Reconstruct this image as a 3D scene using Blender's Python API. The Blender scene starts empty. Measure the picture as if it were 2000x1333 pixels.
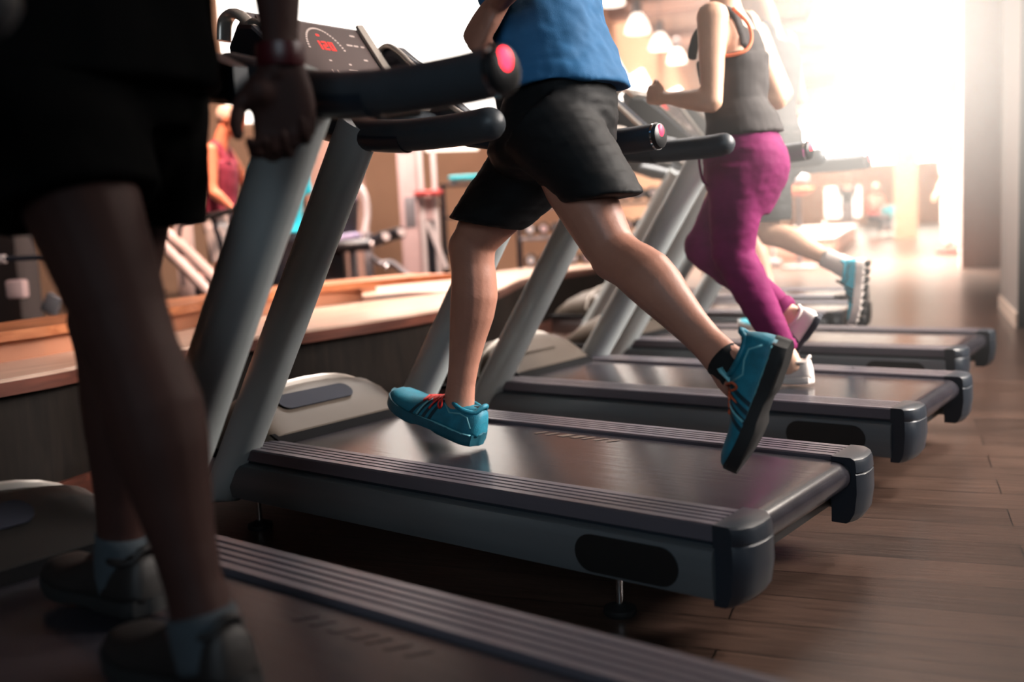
import bpy, bmesh, math, random
from mathutils import Vector, Matrix, noise
V = Vector
random.seed(7)
scene = bpy.context.scene
col = scene.collection

# ------------------------------------------------------------------ colours and materials
def srgb(r, g, b):
    f = lambda c: (c / 255 / 12.92) if c / 255 <= 0.04045 else ((c / 255 + 0.055) / 1.055) ** 2.4
    return (f(r), f(g), f(b), 1.0)

def new_mat(name):
    m = bpy.data.materials.new(name)
    m.use_nodes = True
    nt = m.node_tree
    return m, nt, nt.nodes['Principled BSDF']

def mat(name, rgb, rough=0.5, metal=0.0, var=0.12, scale=12.0, bump=0.0, bscale=200.0, spec=0.5, stretch=(1, 1, 1), coat=0.0, sheen=0.0):
    m, nt, b = new_mat(name)
    N, L = nt.nodes, nt.links
    tc = N.new('ShaderNodeTexCoord')
    mp = N.new('ShaderNodeMapping')
    mp.inputs['Scale'].default_value = stretch
    L.new(tc.outputs['Object'], mp.inputs['Vector'])
    n = N.new('ShaderNodeTexNoise')
    n.inputs['Scale'].default_value = scale
    n.inputs['Detail'].default_value = 4
    L.new(mp.outputs[0], n.inputs['Vector'])
    r = N.new('ShaderNodeValToRGB')
    c = srgb(*rgb)
    lo = tuple(x * (1 - var) for x in c[:3]) + (1,)
    hi = tuple(min(1, x * (1 + var)) for x in c[:3]) + (1,)
    r.color_ramp.elements[0].color = lo
    r.color_ramp.elements[1].color = hi
    r.color_ramp.elements[0].position = 0.3
    r.color_ramp.elements[1].position = 0.7
    L.new(n.outputs['Fac'], r.inputs[0])
    L.new(r.outputs[0], b.inputs['Base Color'])
    b.inputs['Roughness'].default_value = rough
    b.inputs['Metallic'].default_value = metal
    b.inputs['Specular IOR Level'].default_value = spec
    if coat:
        b.inputs['Coat Weight'].default_value = coat
        b.inputs['Coat Roughness'].default_value = 0.15
    if sheen:
        b.inputs['Sheen Weight'].default_value = sheen
    if bump:
        n2 = N.new('ShaderNodeTexNoise')
        n2.inputs['Scale'].default_value = bscale
        n2.inputs['Detail'].default_value = 3
        L.new(mp.outputs[0], n2.inputs['Vector'])
        bp = N.new('ShaderNodeBump')
        bp.inputs['Strength'].default_value = bump
        bp.inputs['Distance'].default_value = 0.01
        L.new(n2.outputs['Fac'], bp.inputs['Height'])
        L.new(bp.outputs[0], b.inputs['Normal'])
    return m

def emat(name, rgb, strength, base=(20, 20, 20), grad=False):
    m, nt, b = new_mat(name)
    b.inputs['Base Color'].default_value = srgb(*base)
    b.inputs['Emission Color'].default_value = srgb(*rgb)
    b.inputs['Emission Strength'].default_value = strength
    b.inputs['Roughness'].default_value = 0.5
    return m

def wood(name, dark, light, scale=6.0, rough=0.4, along=(1, 0, 0), spec=0.5):
    m, nt, b = new_mat(name)
    N, L = nt.nodes, nt.links
    tc = N.new('ShaderNodeTexCoord')
    mp = N.new('ShaderNodeMapping')
    mp.inputs['Scale'].default_value = tuple(0.12 if a else 1.0 for a in along)
    L.new(tc.outputs['Object'], mp.inputs['Vector'])
    n = N.new('ShaderNodeTexNoise')
    n.inputs['Scale'].default_value = scale * 6
    n.inputs['Detail'].default_value = 8
    n.inputs['Distortion'].default_value = 0.6
    L.new(mp.outputs[0], n.inputs['Vector'])
    r = N.new('ShaderNodeValToRGB')
    r.color_ramp.elements[0].color = srgb(*dark)
    r.color_ramp.elements[1].color = srgb(*light)
    r.color_ramp.elements[0].position = 0.3
    r.color_ramp.elements[1].position = 0.72
    L.new(n.outputs['Fac'], r.inputs[0])
    L.new(r.outputs[0], b.inputs['Base Color'])
    b.inputs['Roughness'].default_value = rough
    b.inputs['Specular IOR Level'].default_value = spec
    return m

def floor_mat():
    m, nt, b = new_mat('plank_floor')
    N, L = nt.nodes, nt.links
    tc = N.new('ShaderNodeTexCoord')
    mp = N.new('ShaderNodeMapping')
    mp.inputs['Rotation'].default_value = (0, 0, -0.297)
    L.new(tc.outputs['Object'], mp.inputs['Vector'])
    br = N.new('ShaderNodeTexBrick')
    br.inputs['Scale'].default_value = 1.0
    br.inputs['Brick Width'].default_value = 1.25
    br.inputs['Row Height'].default_value = 0.16
    br.inputs['Mortar Size'].default_value = 0.0022
    br.inputs['Color1'].default_value = srgb(80, 62, 54)
    br.inputs['Color2'].default_value = srgb(60, 46, 40)
    br.inputs['Mortar'].default_value = srgb(22, 17, 15)
    L.new(mp.outputs[0], br.inputs['Vector'])
    mp2 = N.new('ShaderNodeMapping')
    mp2.inputs['Scale'].default_value = (1.6, 22, 1)
    L.new(mp.outputs[0], mp2.inputs['Vector'])
    n = N.new('ShaderNodeTexNoise')
    n.inputs['Scale'].default_value = 3
    n.inputs['Detail'].default_value = 8
    n.inputs['Distortion'].default_value = 0.8
    L.new(mp2.outputs[0], n.inputs['Vector'])
    r = N.new('ShaderNodeValToRGB')
    r.color_ramp.elements[0].color = (0.45, 0.42, 0.4, 1)
    r.color_ramp.elements[1].color = (1.25, 1.2, 1.15, 1)
    r.color_ramp.elements[0].position = 0.3
    r.color_ramp.elements[1].position = 0.75
    L.new(n.outputs['Fac'], r.inputs[0])
    mx = N.new('ShaderNodeMix')
    mx.data_type = 'RGBA'
    mx.blend_type = 'MULTIPLY'
    mx.inputs[0].default_value = 0.85
    L.new(br.outputs['Color'], mx.inputs[6])
    L.new(r.outputs[0], mx.inputs[7])
    L.new(mx.outputs[2], b.inputs['Base Color'])
    b.inputs['Roughness'].default_value = 0.3
    bp = N.new('ShaderNodeBump')
    bp.inputs['Strength'].default_value = 0.25
    bp.inputs['Distance'].default_value = 0.004
    L.new(n.outputs['Fac'], bp.inputs['Height'])
    L.new(bp.outputs[0], b.inputs['Normal'])
    return m

# ------------------------------------------------------------------ mesh helpers
class MB:
    def __init__(s):
        s.v, s.f, s.m = [], [], []
    def vert(s, p):
        s.v.append(V(p)); return len(s.v) - 1
    def face(s, idx, m=0):
        s.f.append(tuple(idx)); s.m.append(m)
    def rings(s, rings, cap=True, m=0, closed=False):
        n = len(rings[0]); base = len(s.v)
        for r in rings:
            for p in r: s.v.append(V(p))
        k = len(rings)
        for i in range(k if closed else k - 1):
            j = (i + 1) % k
            for a in range(n):
                b = (a + 1) % n
                s.face((base + i * n + a, base + i * n + b, base + j * n + b, base + j * n + a), m)
        if cap and not closed:
            s.face([base + a for a in reversed(range(n))], m)
            s.face([base + (k - 1) * n + a for a in range(n)], m)
        return s
    def box(s, c, size, M=None, m=0, bev=0.0):
        x, y, z = (a / 2 for a in size); c = V(c)
        if bev > 0:
            bev = min(bev, x * 0.95, y * 0.95, z * 0.95)
            rings = []
            def rr(zz, ins):
                xx, yy, b2 = x - ins, y - ins, max(bev - ins, bev * 0.25)
                out = []
                for sx, sy, a0 in ((1, 1, 0), (-1, 1, 90), (-1, -1, 180), (1, -1, 270)):
                    for a in (0, 45, 90):
                        t = math.radians(a0 + a)
                        out.append(V((sx * (xx - b2) + b2 * math.cos(t), sy * (yy - b2) + b2 * math.sin(t), zz)))
                return out
            for zz, ins in ((-z, bev), (-z + bev * 0.3, bev * 0.3), (-z + bev, 0), (z - bev, 0), (z - bev * 0.3, bev * 0.3), (z, bev)):
                r = rr(zz, ins)
                rings.append([(M @ p if M else p) + c for p in r])
            return s.rings(rings, True, m)
        pts = [V((sx * x, sy * y, sz * z)) for sx in (-1, 1) for sy in (-1, 1) for sz in (-1, 1)]
        b = len(s.v)
        for p in pts: s.v.append((M @ p if M else p) + c)
        for q in ((0, 1, 3, 2), (4, 6, 7, 5), (0, 4, 5, 1), (2, 3, 7, 6), (0, 2, 6, 4), (1, 5, 7, 3)):
            s.face([b + i for i in q], m)
        return s
    def prism(s, poly, off, m=0):
        """closed polygon of 3D points pushed along off"""
        off = V(off); b = len(s.v); n = len(poly)
        for p in poly: s.v.append(V(p))
        for p in poly: s.v.append(V(p) + off)
        s.face([b + i for i in reversed(range(n))], m)
        s.face([b + n + i for i in range(n)], m)
        for i in range(n):
            j = (i + 1) % n
            s.face((b + i, b + j, b + n + j, b + n + i), m)
        return s
    def tube(s, pts, r, n=12, m=0, ref=None, squash=1.0, round_ends=False, closed=False):
        pts = [V(p) for p in pts]
        rad = list(r) if hasattr(r, '__len__') else [r] * len(pts)
        if round_ends:
            t0 = (pts[0] - pts[1]).normalized(); t1 = (pts[-1] - pts[-2]).normalized()
            e0 = [pts[0] + t0 * rad[0] * k for k in (1.0, 0.92, 0.7, 0.38)]
            e1 = [pts[-1] + t1 * rad[-1] * k for k in (0.38, 0.7, 0.92, 1.0)]
            q = (0.06, 0.39, 0.71, 0.925)
            pts = e0 + pts + e1
            rad = [rad[0] * k for k in q] + rad + [rad[-1] * k for k in reversed(q)]
        k = len(pts); rings = []; u = None
        for i, p in enumerate(pts):
            a = pts[(i - 1) % k] if closed else pts[max(0, i - 1)]
            b = pts[(i + 1) % k] if closed else pts[min(k - 1, i + 1)]
            t = (b - a).normalized()
            if u is None:
                rf = V(ref) if ref else (V((0, 0, 1)) if abs(t.z) < 0.9 else V((1, 0, 0)))
                u = (rf - t * rf.dot(t)).normalized()
            else:
                if ref: u = V(ref)
                u = (u - t * u.dot(t)).normalized()
            w = t.cross(u)
            rings.append([p + (u * math.cos(2 * math.pi * j / n) + w * math.sin(2 * math.pi * j / n) * squash) * rad[i] for j in range(n)])
        return s.rings(rings, not closed, m, closed)
    def ball(s, c, r, n=12, m=0, M=None):
        r = V(r) if hasattr(r, '__len__') else V((r, r, r)); c = V(c); rings = []
        h = n // 2 + 2
        for i in range(h):
            t = math.pi * (i + 0.15) / (h - 0.7)
            ring = []
            for j in range(n):
                a = 2 * math.pi * j / n
                p = V((r.x * math.sin(t) * math.cos(a), r.y * math.sin(t) * math.sin(a), -r.z * math.cos(t)))
                ring.append((M @ p if M else p) + c)
            rings.append(ring)
        return s.rings(rings, True, m)
    def lathe(s, c, prof, n=20, m=0, M=None):
        c = V(c); rings = []
        for r, z in prof:
            ring = [V((r * math.cos(2 * math.pi * j / n), r * math.sin(2 * math.pi * j / n), z)) for j in range(n)]
            rings.append([(M @ p if M else p) + c for p in ring])
        return s.rings(rings, True, m)
    def mesh(s, name):
        me = bpy.data.meshes.new(name)
        me.from_pydata([tuple(p) for p in s.v], [], s.f)
        me.polygons.foreach_set('material_index', s.m)
        me.validate(); me.update()
        return me
    def build(s, name, mats, parent=None, smooth=True, angle=40, fix=True):
        me = s.mesh(name)
        if fix:
            bm = bmesh.new(); bm.from_mesh(me)
            bmesh.ops.recalc_face_normals(bm, faces=bm.faces)
            bm.to_mesh(me); bm.free()
        return link(name, me, mats, parent, smooth, angle)

def link(name, me, mats, parent=None, smooth=True, angle=40):
    o = bpy.data.objects.new(name, me)
    me.name = name
    for m in (mats if isinstance(mats, (list, tuple)) else [mats]): me.materials.append(m)
    col.objects.link(o)
    if parent is not None: o.parent = parent
    if smooth:
        me.polygons.foreach_set('use_smooth', [True] * len(me.polygons))
        if angle < 180:
            me.set_sharp_from_angle(angle=math.radians(angle))
    return o

def empty(name, loc=(0, 0, 0), rotz=0.0):
    o = bpy.data.objects.new(name, None); col.objects.link(o)
    o.location = loc; o.rotation_euler = (0, 0, rotz); o.empty_display_size = 0.1
    return o

def tag(o, label=None, cat=None, group=None, kind=None):
    if label: o['label'] = label
    if cat: o['category'] = cat
    if group: o['group'] = group
    if kind: o['kind'] = kind
    return o

KIDS = {}
def children(o):
    return [c for c in bpy.data.objects if c.parent == o]

def copy_tree(o, parent=None):
    c = o.copy(); col.objects.link(c)
    if parent is not None: c.parent = parent
    for ch in children(o): copy_tree(ch, c)
    return c

def spline(pts, n=6):
    pts = [V(p) for p in pts]; out = []
    for i in range(len(pts) - 1):
        p0 = pts[max(0, i - 1)]; p1 = pts[i]; p2 = pts[i + 1]; p3 = pts[min(len(pts) - 1, i + 2)]
        for k in range(n):
            t = k / n
            out.append(0.5 * ((2 * p1) + (p2 - p0) * t + (2 * p0 - 5 * p1 + 4 * p2 - p3) * t * t + (3 * p1 - p0 - 3 * p2 + p3) * t ** 3))
    out.append(pts[-1]); return out

def remesh(mb, voxel, smooth=4, fac=0.5):
    me = mb.mesh('tmp_shape')
    bm = bmesh.new(); bm.from_mesh(me)
    bmesh.ops.recalc_face_normals(bm, faces=bm.faces); bm.to_mesh(me); bm.free()
    o = bpy.data.objects.new('tmp_shape', me); col.objects.link(o)
    r = o.modifiers.new('r', 'REMESH'); r.mode = 'VOXEL'; r.voxel_size = voxel; r.adaptivity = 0
    s = o.modifiers.new('s', 'SMOOTH'); s.factor = fac; s.iterations = smooth
    dg = bpy.context.evaluated_depsgraph_get()
    res = bpy.data.meshes.new_from_object(o.evaluated_get(dg))
    bpy.data.objects.remove(o); bpy.data.meshes.remove(me)
    res.materials.clear()
    return res

def wrinkle(me, amp, scale, stretch=(1, 1, 1), seed=0, keep=None):
    n = [v.normal.copy() for v in me.vertices]
    for v, nn in zip(me.vertices, n):
        p = V((v.co.x * stretch[0], v.co.y * stretch[1], v.co.z * stretch[2])) * scale + V((seed, seed * 2.3, seed * 0.7))
        d = noise.noise(p) + 0.5 * noise.noise(p * 2.1)
        a = amp if keep is None else amp * keep(v.co)
        v.co += nn * (d * a)
    me.update()

# ------------------------------------------------------------------ material library
M = {}
M['floor'] = floor_mat()
M['ceil'] = mat('ceiling_paint', (168, 140, 126), 0.8, var=0.08, scale=1.5)
M['wall_peach'] = mat('peach_wall_paint', (205, 160, 130), 0.75, var=0.06, scale=1.2)
M['wall_brown'] = mat('brown_wall_paint', (150, 112, 98), 0.75, var=0.07, scale=1.5)
M['wall_dark'] = mat('dark_wall_paint', (70, 60, 58), 0.8, var=0.1, scale=1.5)
M['wall_near'] = mat('dim_wall_paint', (60, 50, 46), 0.9, var=0.1, scale=1.5)
M['col_brown'] = mat('brown_panel', (172, 124, 100), 0.6, var=0.06, scale=2)
M['col_dark'] = mat('charcoal_panel', (58, 54, 54), 0.6, var=0.08, scale=2)
M['col_pale'] = mat('pale_grey_panel', (150, 138, 132), 0.6, var=0.05, scale=2)
M['skirting'] = mat('cream_skirting', (225, 200, 182), 0.45, var=0.04)
M['metal'] = mat('brushed_grey_metal', (104, 110, 114), 0.36, 0.45, var=0.05, scale=40, stretch=(0.05, 1, 1))
M['upright'] = mat('painted_grey_post', (176, 182, 182), 0.34, 0.15, var=0.03, scale=6)
M['silver'] = mat('silver_plastic', (196, 186, 176), 0.25, 0.5, var=0.03)
M['hood'] = mat('taupe_hood_plastic', (76, 68, 61), 0.42, 0.1, var=0.04, scale=5, spec=0.3)
M['rim'] = mat('pale_rim_plastic', (225, 215, 205), 0.22, 0.3, var=0.02)
M['rail'] = mat('ribbed_rail_plastic', (92, 88, 96), 0.33, 0.2, var=0.05, scale=30, stretch=(0.05, 1, 1), bump=0.05)
M['groove'] = mat('black_groove', (10, 10, 12), 0.8, var=0.05, spec=0.08)
M['navy'] = mat('blue_black_plastic', (34, 40, 48), 0.35, var=0.08, scale=6, bump=0.04, bscale=400)
M['black'] = mat('black_plastic', (20, 21, 23), 0.4, var=0.1, bump=0.05, bscale=300)
M['oval'] = mat('black_oval_cover', (16, 17, 18), 0.45, var=0.06)
M['slate'] = mat('slate_inset', (38, 40, 49), 0.6, var=0.05, spec=0.15)
M['foam'] = mat('dark_foam_grip', (52, 57, 62), 0.45, var=0.08, scale=20, bump=0.08, bscale=350)
M['belt'] = mat('black_running_belt', (40, 38, 43), 0.21, var=0.22, scale=9, stretch=(0.06, 1, 1), bump=0.03, bscale=60, spec=0.6)
M['beltmark'] = mat('sand_belt_mark', (92, 80, 72), 0.4, var=0.1)
M['screen'] = mat('dark_display_glass', (84, 72, 70), 0.32, var=0.06, scale=3)
M['red_glow'] = emat('red_led', (255, 30, 50), 9.0, (120, 10, 20))
M['led'] = emat('red_digit_led', (255, 60, 50), 1.3, (120, 10, 20))
M['icon'] = emat('pale_icon_led', (255, 225, 210), 0.4, (150, 135, 128))
M['led_core'] = emat('amber_led', (255, 110, 40), 10.0, (160, 60, 20))
M['chrome'] = mat('chrome', (220, 220, 222), 0.08, 1.0, var=0.02)
M['rubber'] = mat('black_rubber', (12, 12, 13), 0.7, var=0.1)
M['skin'] = mat('tanned_skin', (180, 126, 106), 0.48, var=0.10, scale=9, bump=0.06, bscale=120)
M['skin_pale'] = mat('light_skin', (226, 178, 150), 0.5, var=0.07, scale=9, bump=0.05, bscale=120)
M['skin_dark'] = mat('deep_brown_skin', (50, 29, 25), 0.68, spec=0.2, var=0.12, scale=9, bump=0.06, bscale=120)
M['skin_red'] = mat('ruddy_skin', (222, 134, 100), 0.5, var=0.1, scale=9)
M['tee'] = mat('blue_jersey', (48, 108, 156), 0.75, var=0.14, scale=7, bump=0.15, bscale=500, spec=0.3)
M['shorts'] = mat('black_sport_fabric', (15, 16, 18), 0.65, var=0.12, scale=9, bump=0.1, bscale=500, spec=0.25)
M['dark_cloth'] = mat('black_cotton', (7, 7, 7), 0.95, var=0.1, spec=0.05)
M['tank'] = mat('charcoal_jersey', (54, 49, 48), 0.85, var=0.12, scale=9, bump=0.1, bscale=400)
M['orange'] = mat('orange_binding', (240, 130, 90), 0.7, var=0.06)
M['jogger'] = mat('magenta_fleece', (112, 24, 78), 0.8, var=0.18, scale=9, bump=0.12, bscale=300, spec=0.2)
M['teal'] = mat('teal_mesh_fabric', (22, 114, 136), 0.55, var=0.22, scale=40, bump=0.15, bscale=300)
M['teal_light'] = mat('pale_teal_trim', (110, 180, 190), 0.45, var=0.1)
M['teal_dark'] = mat('dark_teal_sole', (20, 84, 100), 0.5, var=0.15, scale=30)
M['teal_stripe'] = mat('dark_teal_stripe', (12, 46, 58), 0.5, var=0.1)
M['cyan'] = mat('bright_cyan_mesh', (30, 190, 215), 0.5, var=0.1, scale=40)
M['whiteshoe'] = mat('white_leather', (224, 212, 204), 0.5, var=0.05)
M['lace'] = mat('red_lace', (205, 40, 34), 0.6, var=0.1)
M['lace_orange'] = mat('rust_lace', (190, 84, 50), 0.6, var=0.1)
M['sock'] = mat('white_sock', (222, 208, 200), 0.85, var=0.06, bump=0.15, bscale=300)
M['sock_black'] = mat('black_sock', (16, 16, 18), 0.9, var=0.06)
M['sock_grey'] = mat('grey_sock', (44, 52, 58), 0.9, var=0.08)
M['shoe_dark'] = mat('dark_brown_shoe', (16, 11, 10), 0.6, var=0.1)
M['maroon'] = mat('maroon_jersey', (128, 34, 58), 0.75, var=0.1)
M['stripe'] = mat('white_cotton', (226, 216, 212), 0.8, var=0.05)
M['ink'] = mat('navy_cotton', (24, 26, 38), 0.8, var=0.06)
M['hair_grey'] = mat('grey_hair', (206, 180, 160), 0.7, var=0.12, scale=40)
M['hair_dark'] = mat('dark_hair', (34, 26, 22), 0.6, var=0.2, scale=60)
M['eye'] = mat('dark_eye', (22, 16, 14), 0.2, var=0.02)
M['band'] = mat('dark_red_band', (60, 12, 18), 0.4, var=0.1)
M['wood_cap'] = wood('orange_wood_cap', (158, 88, 54), (206, 132, 88), 5, 0.35, (0, 1, 0))
M['wood_top'] = wood('pale_wood_top', (180, 146, 128), (214, 184, 166), 4, 0.28, (0, 1, 0))
M['wood_edge'] = wood('dark_wood_edge', (70, 36, 28), (110, 60, 46), 4, 0.4, (0, 1, 0))
M['wood_face'] = wood('dark_wenge_face', (18, 14, 12), (34, 27, 23), 4, 0.6, (0, 0, 1), spec=0.15)
M['wood_riser'] = mat('peach_riser_paint', (176, 116, 86), 0.6, var=0.07, scale=3)
M['gym_white'] = mat('white_enamel', (224, 206, 202), 0.35, 0.1, var=0.03)
M['gym_grey'] = mat('grey_enamel', (130, 122, 124), 0.4, 0.2, var=0.05)
M['gym_dark'] = mat('dark_enamel', (38, 36, 42), 0.4, 0.2, var=0.08)
M['gym_pink'] = mat('pale_pink_shroud', (208, 172, 168), 0.5, var=0.05)
M['pad'] = mat('black_vinyl', (26, 25, 29), 0.38, var=0.08)
M['pad_lilac'] = mat('lilac_vinyl', (150, 138, 170), 0.45, var=0.06)
M['red_plastic'] = mat('red_plastic', (190, 60, 56), 0.45, var=0.06)
M['teal_plastic'] = mat('teal_plastic', (40, 168, 178), 0.5, var=0.05)
M['banner'] = emat('cyan_banner', (60, 190, 215), 0.35, (60, 190, 215))
M['lamp'] = emat('lit_lamp_glass', (255, 240, 225), 2.2, (240, 225, 210))
M['window'] = emat('bright_window', (255, 248, 238), 3.0, (240, 240, 240))
M['window_hot'] = emat('sunlit_window', (255, 246, 232), 2.4, (240, 240, 240))
M['window_far'] = emat('far_sunlit_window', (255, 240, 222), 6.0, (240, 240, 240))
M['strip'] = emat('strip_light', (255, 240, 220), 3.0, (240, 240, 240))
M['red_cloth'] = mat('red_cotton', (226, 96, 80), 0.8, var=0.06)

FLARE_P = tuple(V((0.8812, -1.7211, 0.8660)) + V((-0.616271, 0.778670, -0.117826)) * 3.6 + V((0.786772, 0.615324, -0.048639)) * (3.6 * 735 / 1941.8) + V((-0.034627, 0.122677, 0.991842)) * (3.6 * 600 / 1941.8))
FLARE_S, FLARE_A = 0.41, 1.25
# ------------------------------------------------------------------ camera
CAM = V((0.8812, -1.7211, 0.8660))
R_ = V((0.786772, 0.615324, -0.048639)); U_ = V((-0.034627, 0.122677, 0.991842)); F_ = V((-0.616271, 0.778670, -0.117826))
cd = bpy.data.cameras.new('camera'); cam = bpy.data.objects.new('camera', cd); col.objects.link(cam)
mw = Matrix.Identity(4)
for i in range(3):
    mw[i][0] = R_[i]; mw[i][1] = U_[i]; mw[i][2] = -F_[i]; mw[i][3] = CAM[i]
cam.matrix_world = mw
cd.sensor_width = 36; cd.lens = 34.95
cd.clip_start = 0.02; cd.clip_end = 200
cd.dof.use_dof = True; cd.dof.focus_distance = 2.55; cd.dof.aperture_fstop = 1.5
scene.camera = cam

# ------------------------------------------------------------------ the hall
def wall(name, a, b, z0, z1, m, holes=None, t=0.15, side=1):
    """upright slab from a to b in plan; its inner face lies on the line a-b"""
    a = V((a[0], a[1], 0)); b = V((b[0], b[1], 0))
    d = (b - a).normalized(); n = V((d.y, -d.x, 0)) * side
    mb = MB()
    mb.prism([a + V((0, 0, z0)), b + V((0, 0, z0)), b + V((0, 0, z1)), a + V((0, 0, z1))], -n * t)
    return tag(mb.build(name, m, smooth=False), kind='structure')

ZC = 5.0
mb = MB(); mb.box((-6, 18, -0.06), (44, 66, 0.12)); tag(mb.build('floor', M['floor'], smooth=False), kind='structure')
mb = MB(); mb.box((-6, 18, ZC + 0.06), (44, 66, 0.12)); tag(mb.build('ceiling', M['ceil'], smooth=False), kind='structure')
PB0, PB1 = (-24.0, -5.8), (-9.3, 13.9)
PL1 = (-17.3, 42.0); PF1 = (-6.0, 47.0); PR1 = (-1.5, 12.9)
wall('wall_back', PB0, PB1, 0, ZC, M['wall_peach'])
wall('wall_left', PB1, PL1, 0, ZC, M['wall_peach'])
wall('wall_far', PL1, PF1, 0, ZC, M['wall_peach'])
wall('wall_right', PF1, (-2.3, 20.0), 0, ZC, M['wall_peach'])
wall('wall_side', (-2.3, 20.0), (6.0, 20.0), 0, ZC, M['wall_peach'], side=1)
wall('wall_near', (6.0, 20.0), (6.0, -6.5), 0, ZC, M['wall_near'])
wall('wall_rear', (6.0, -6.5), (-24.0, -6.5), 0, ZC, M['wall_near'])

HD = V((-0.292, 0.956, 0)); ND = V((0.956, 0.292, 0))
def on_wall(name, a, b, s0, s1, z0, z1, m, proud=0.03, poly=None, kind='structure'):
    """flat panel standing proud of the wall a-b between distances s0 and s1"""
    a = V((a[0], a[1], 0)); b = V((b[0], b[1], 0)); d = (b - a).normalized(); n = V((d.y, -d.x, 0))
    pts = poly or [(s0, z0), (s1, z0), (s1, z1), (s0, z1)]
    mb = MB(); mb.prism([a + d * s + V((0, 0, z)) for s, z in pts], n * proud)
    return tag(mb.build(name, m, smooth=False), kind=kind)

# bright upper windows of the back wall
on_wall('window_1', PB0, PB1, 18.1, 22.7, 2.75, 4.9, M['window'])
def frame_bar(parent, a, b, s, z0, z1):
    a = V((a[0], a[1], 0)); b = V((b[0], b[1], 0)); d = (b - a).normalized(); n = V((d.y, -d.x, 0))
    mb = MB(); mb.prism([a + d * (s - 0.03) + n * 0.035 + V((0, 0, z0)), a + d * (s + 0.03) + n * 0.035 + V((0, 0, z0)), a + d * (s + 0.03) + n * 0.035 + V((0, 0, z1)), a + d * (s - 0.03) + n * 0.035 + V((0, 0, z1))], n * 0.03)
    return mb.build('window_frame', M['gym_white'], parent, smooth=False)
# pointed windows of the left wall
pent = [(0.25, 2.35, 2.7, 4.05, 4.2, 3.65), (2.6, 5.2, 2.5, 3.75, 4.0, 3.35), (5.7, 9.6, 2.3, 3.7, 4.0, 3.3)]
for i, (s0, s1, z0, zl, zp, zr) in enumerate(pent):
    on_wall('window_%d' % (i + 2), PB1, PL1, s0, s1, z0, zp, M['window'], poly=[(s0, z0), (s1, z0), (s1, zr), (s0 + 0.35 * (s1 - s0), zp), (s0, zl)])
on_wall('window_5', PB1, PL1, 12.0, 28.0, 1.2, 4.6, M['window_hot'])
on_wall('window_6', PL1, PF1, 0.6, 11.6, 2.7, 4.9, M['window_far'])
on_wall('window_7', PL1, PF1, 1.6, 3.1, 0.4, 1.75, M['window_hot'])
on_wall('window_8', PF1, (-2.3, 20.0), 6.0, 24.0, 1.6, 4.7, M['window_hot'])

# pillars on the right
def pillar(name, c0, d, w, dep, h, mface, mside, skirt_l=True):
    """box pillar: c0 = near left corner in plan, d = direction of its left face, w = front width, dep = length of left face"""
    c0 = V((c0[0], c0[1], 0)); d = V((d[0], d[1], 0)).normalized(); r = V((d.y, -d.x, 0))
    mb = MB()
    p = [c0, c0 + r * w, c0 + r * w + d * dep, c0 + d * dep]
    b = len(mb.v)
    for q in p: mb.v.append(q)
    for q in p: mb.v.append(q + V((0, 0, h)))
    mb.face((0, 1, 5, 4), 0); mb.face((1, 2, 6, 5), 0); mb.face((2, 3, 7, 6), 0); mb.face((3, 0, 4, 7), 1); mb.face((4, 5, 6, 7), 0); mb.face((3, 2, 1, 0), 0)
    return tag(mb.build(name, [mface, mside], smooth=False), kind='structure')
pillar('pillar_1', (-2.50, 11.96), (-0.30, 0.954), 1.6, 0.55, ZC, M['col_brown'], M['gym_white'])
pillar('pillar_2', (-0.57, 5.60), (-0.28, 0.96), 1.6, 1.42, ZC, M['col_dark'], M['col_pale'])
def skirting(name, a, b, h=0.1, t=0.015):
    a = V((a[0], a[1], 0)); b = V((b[0], b[1], 0)); d = (b - a).normalized(); n = V((d.y, -d.x, 0))
    mb = MB(); mb.prism([a, b, b + V((0, 0, h)), a + V((0, 0, h))], -n * t)
    return tag(mb.build(name, M['skirting'], smooth=False), kind='structure')
skirting('baseboard_pillar', (-0.565, 5.585), (-0.97, 6.97))
# brown wall pier behind the counter and a dark one farther left
def pier(name, cx, cy, w, d, z0, z1, ang, m):
    mb = MB(); Rz = Matrix.Rotation(ang, 3, 'Z'); mb.box((cx, cy, (z0 + z1) / 2), (w, d, z1 - z0), Rz)
    return tag(mb.build(name, m, smooth=False), kind='structure')
VA = math.atan2(R_.y, R_.x)
pier('pillar_3', -7.65, 5.95, 0.66, 0.5, 0, 3.05, VA, M['wall_brown'])
pier('pillar_4', -8.55, 2.10, 1.55, 0.4, 0, 3.0, VA, M['wall_dark'])
pier('pillar_5', -7.55, 2.85, 0.14, 0.2, 0, 3.2, VA, M['gym_pink'])
# ceiling beams
for i, (s, z) in enumerate(((15.5, 0.35), (19.5, 0.35), (24.0, 0.35), (30.0, 0.35))):
    mb = MB(); mb.box(V((-6.2, 0, ZC - z / 2)) + HD * s - V((0, 0, 0)), (9, 0.5, z), Matrix.Rotation(math.atan2(ND.y, ND.x), 3, 'Z'))
    tag(mb.build('beam_%d' % (i + 1), M['wall_brown'], smooth=False), kind='structure')

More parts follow.
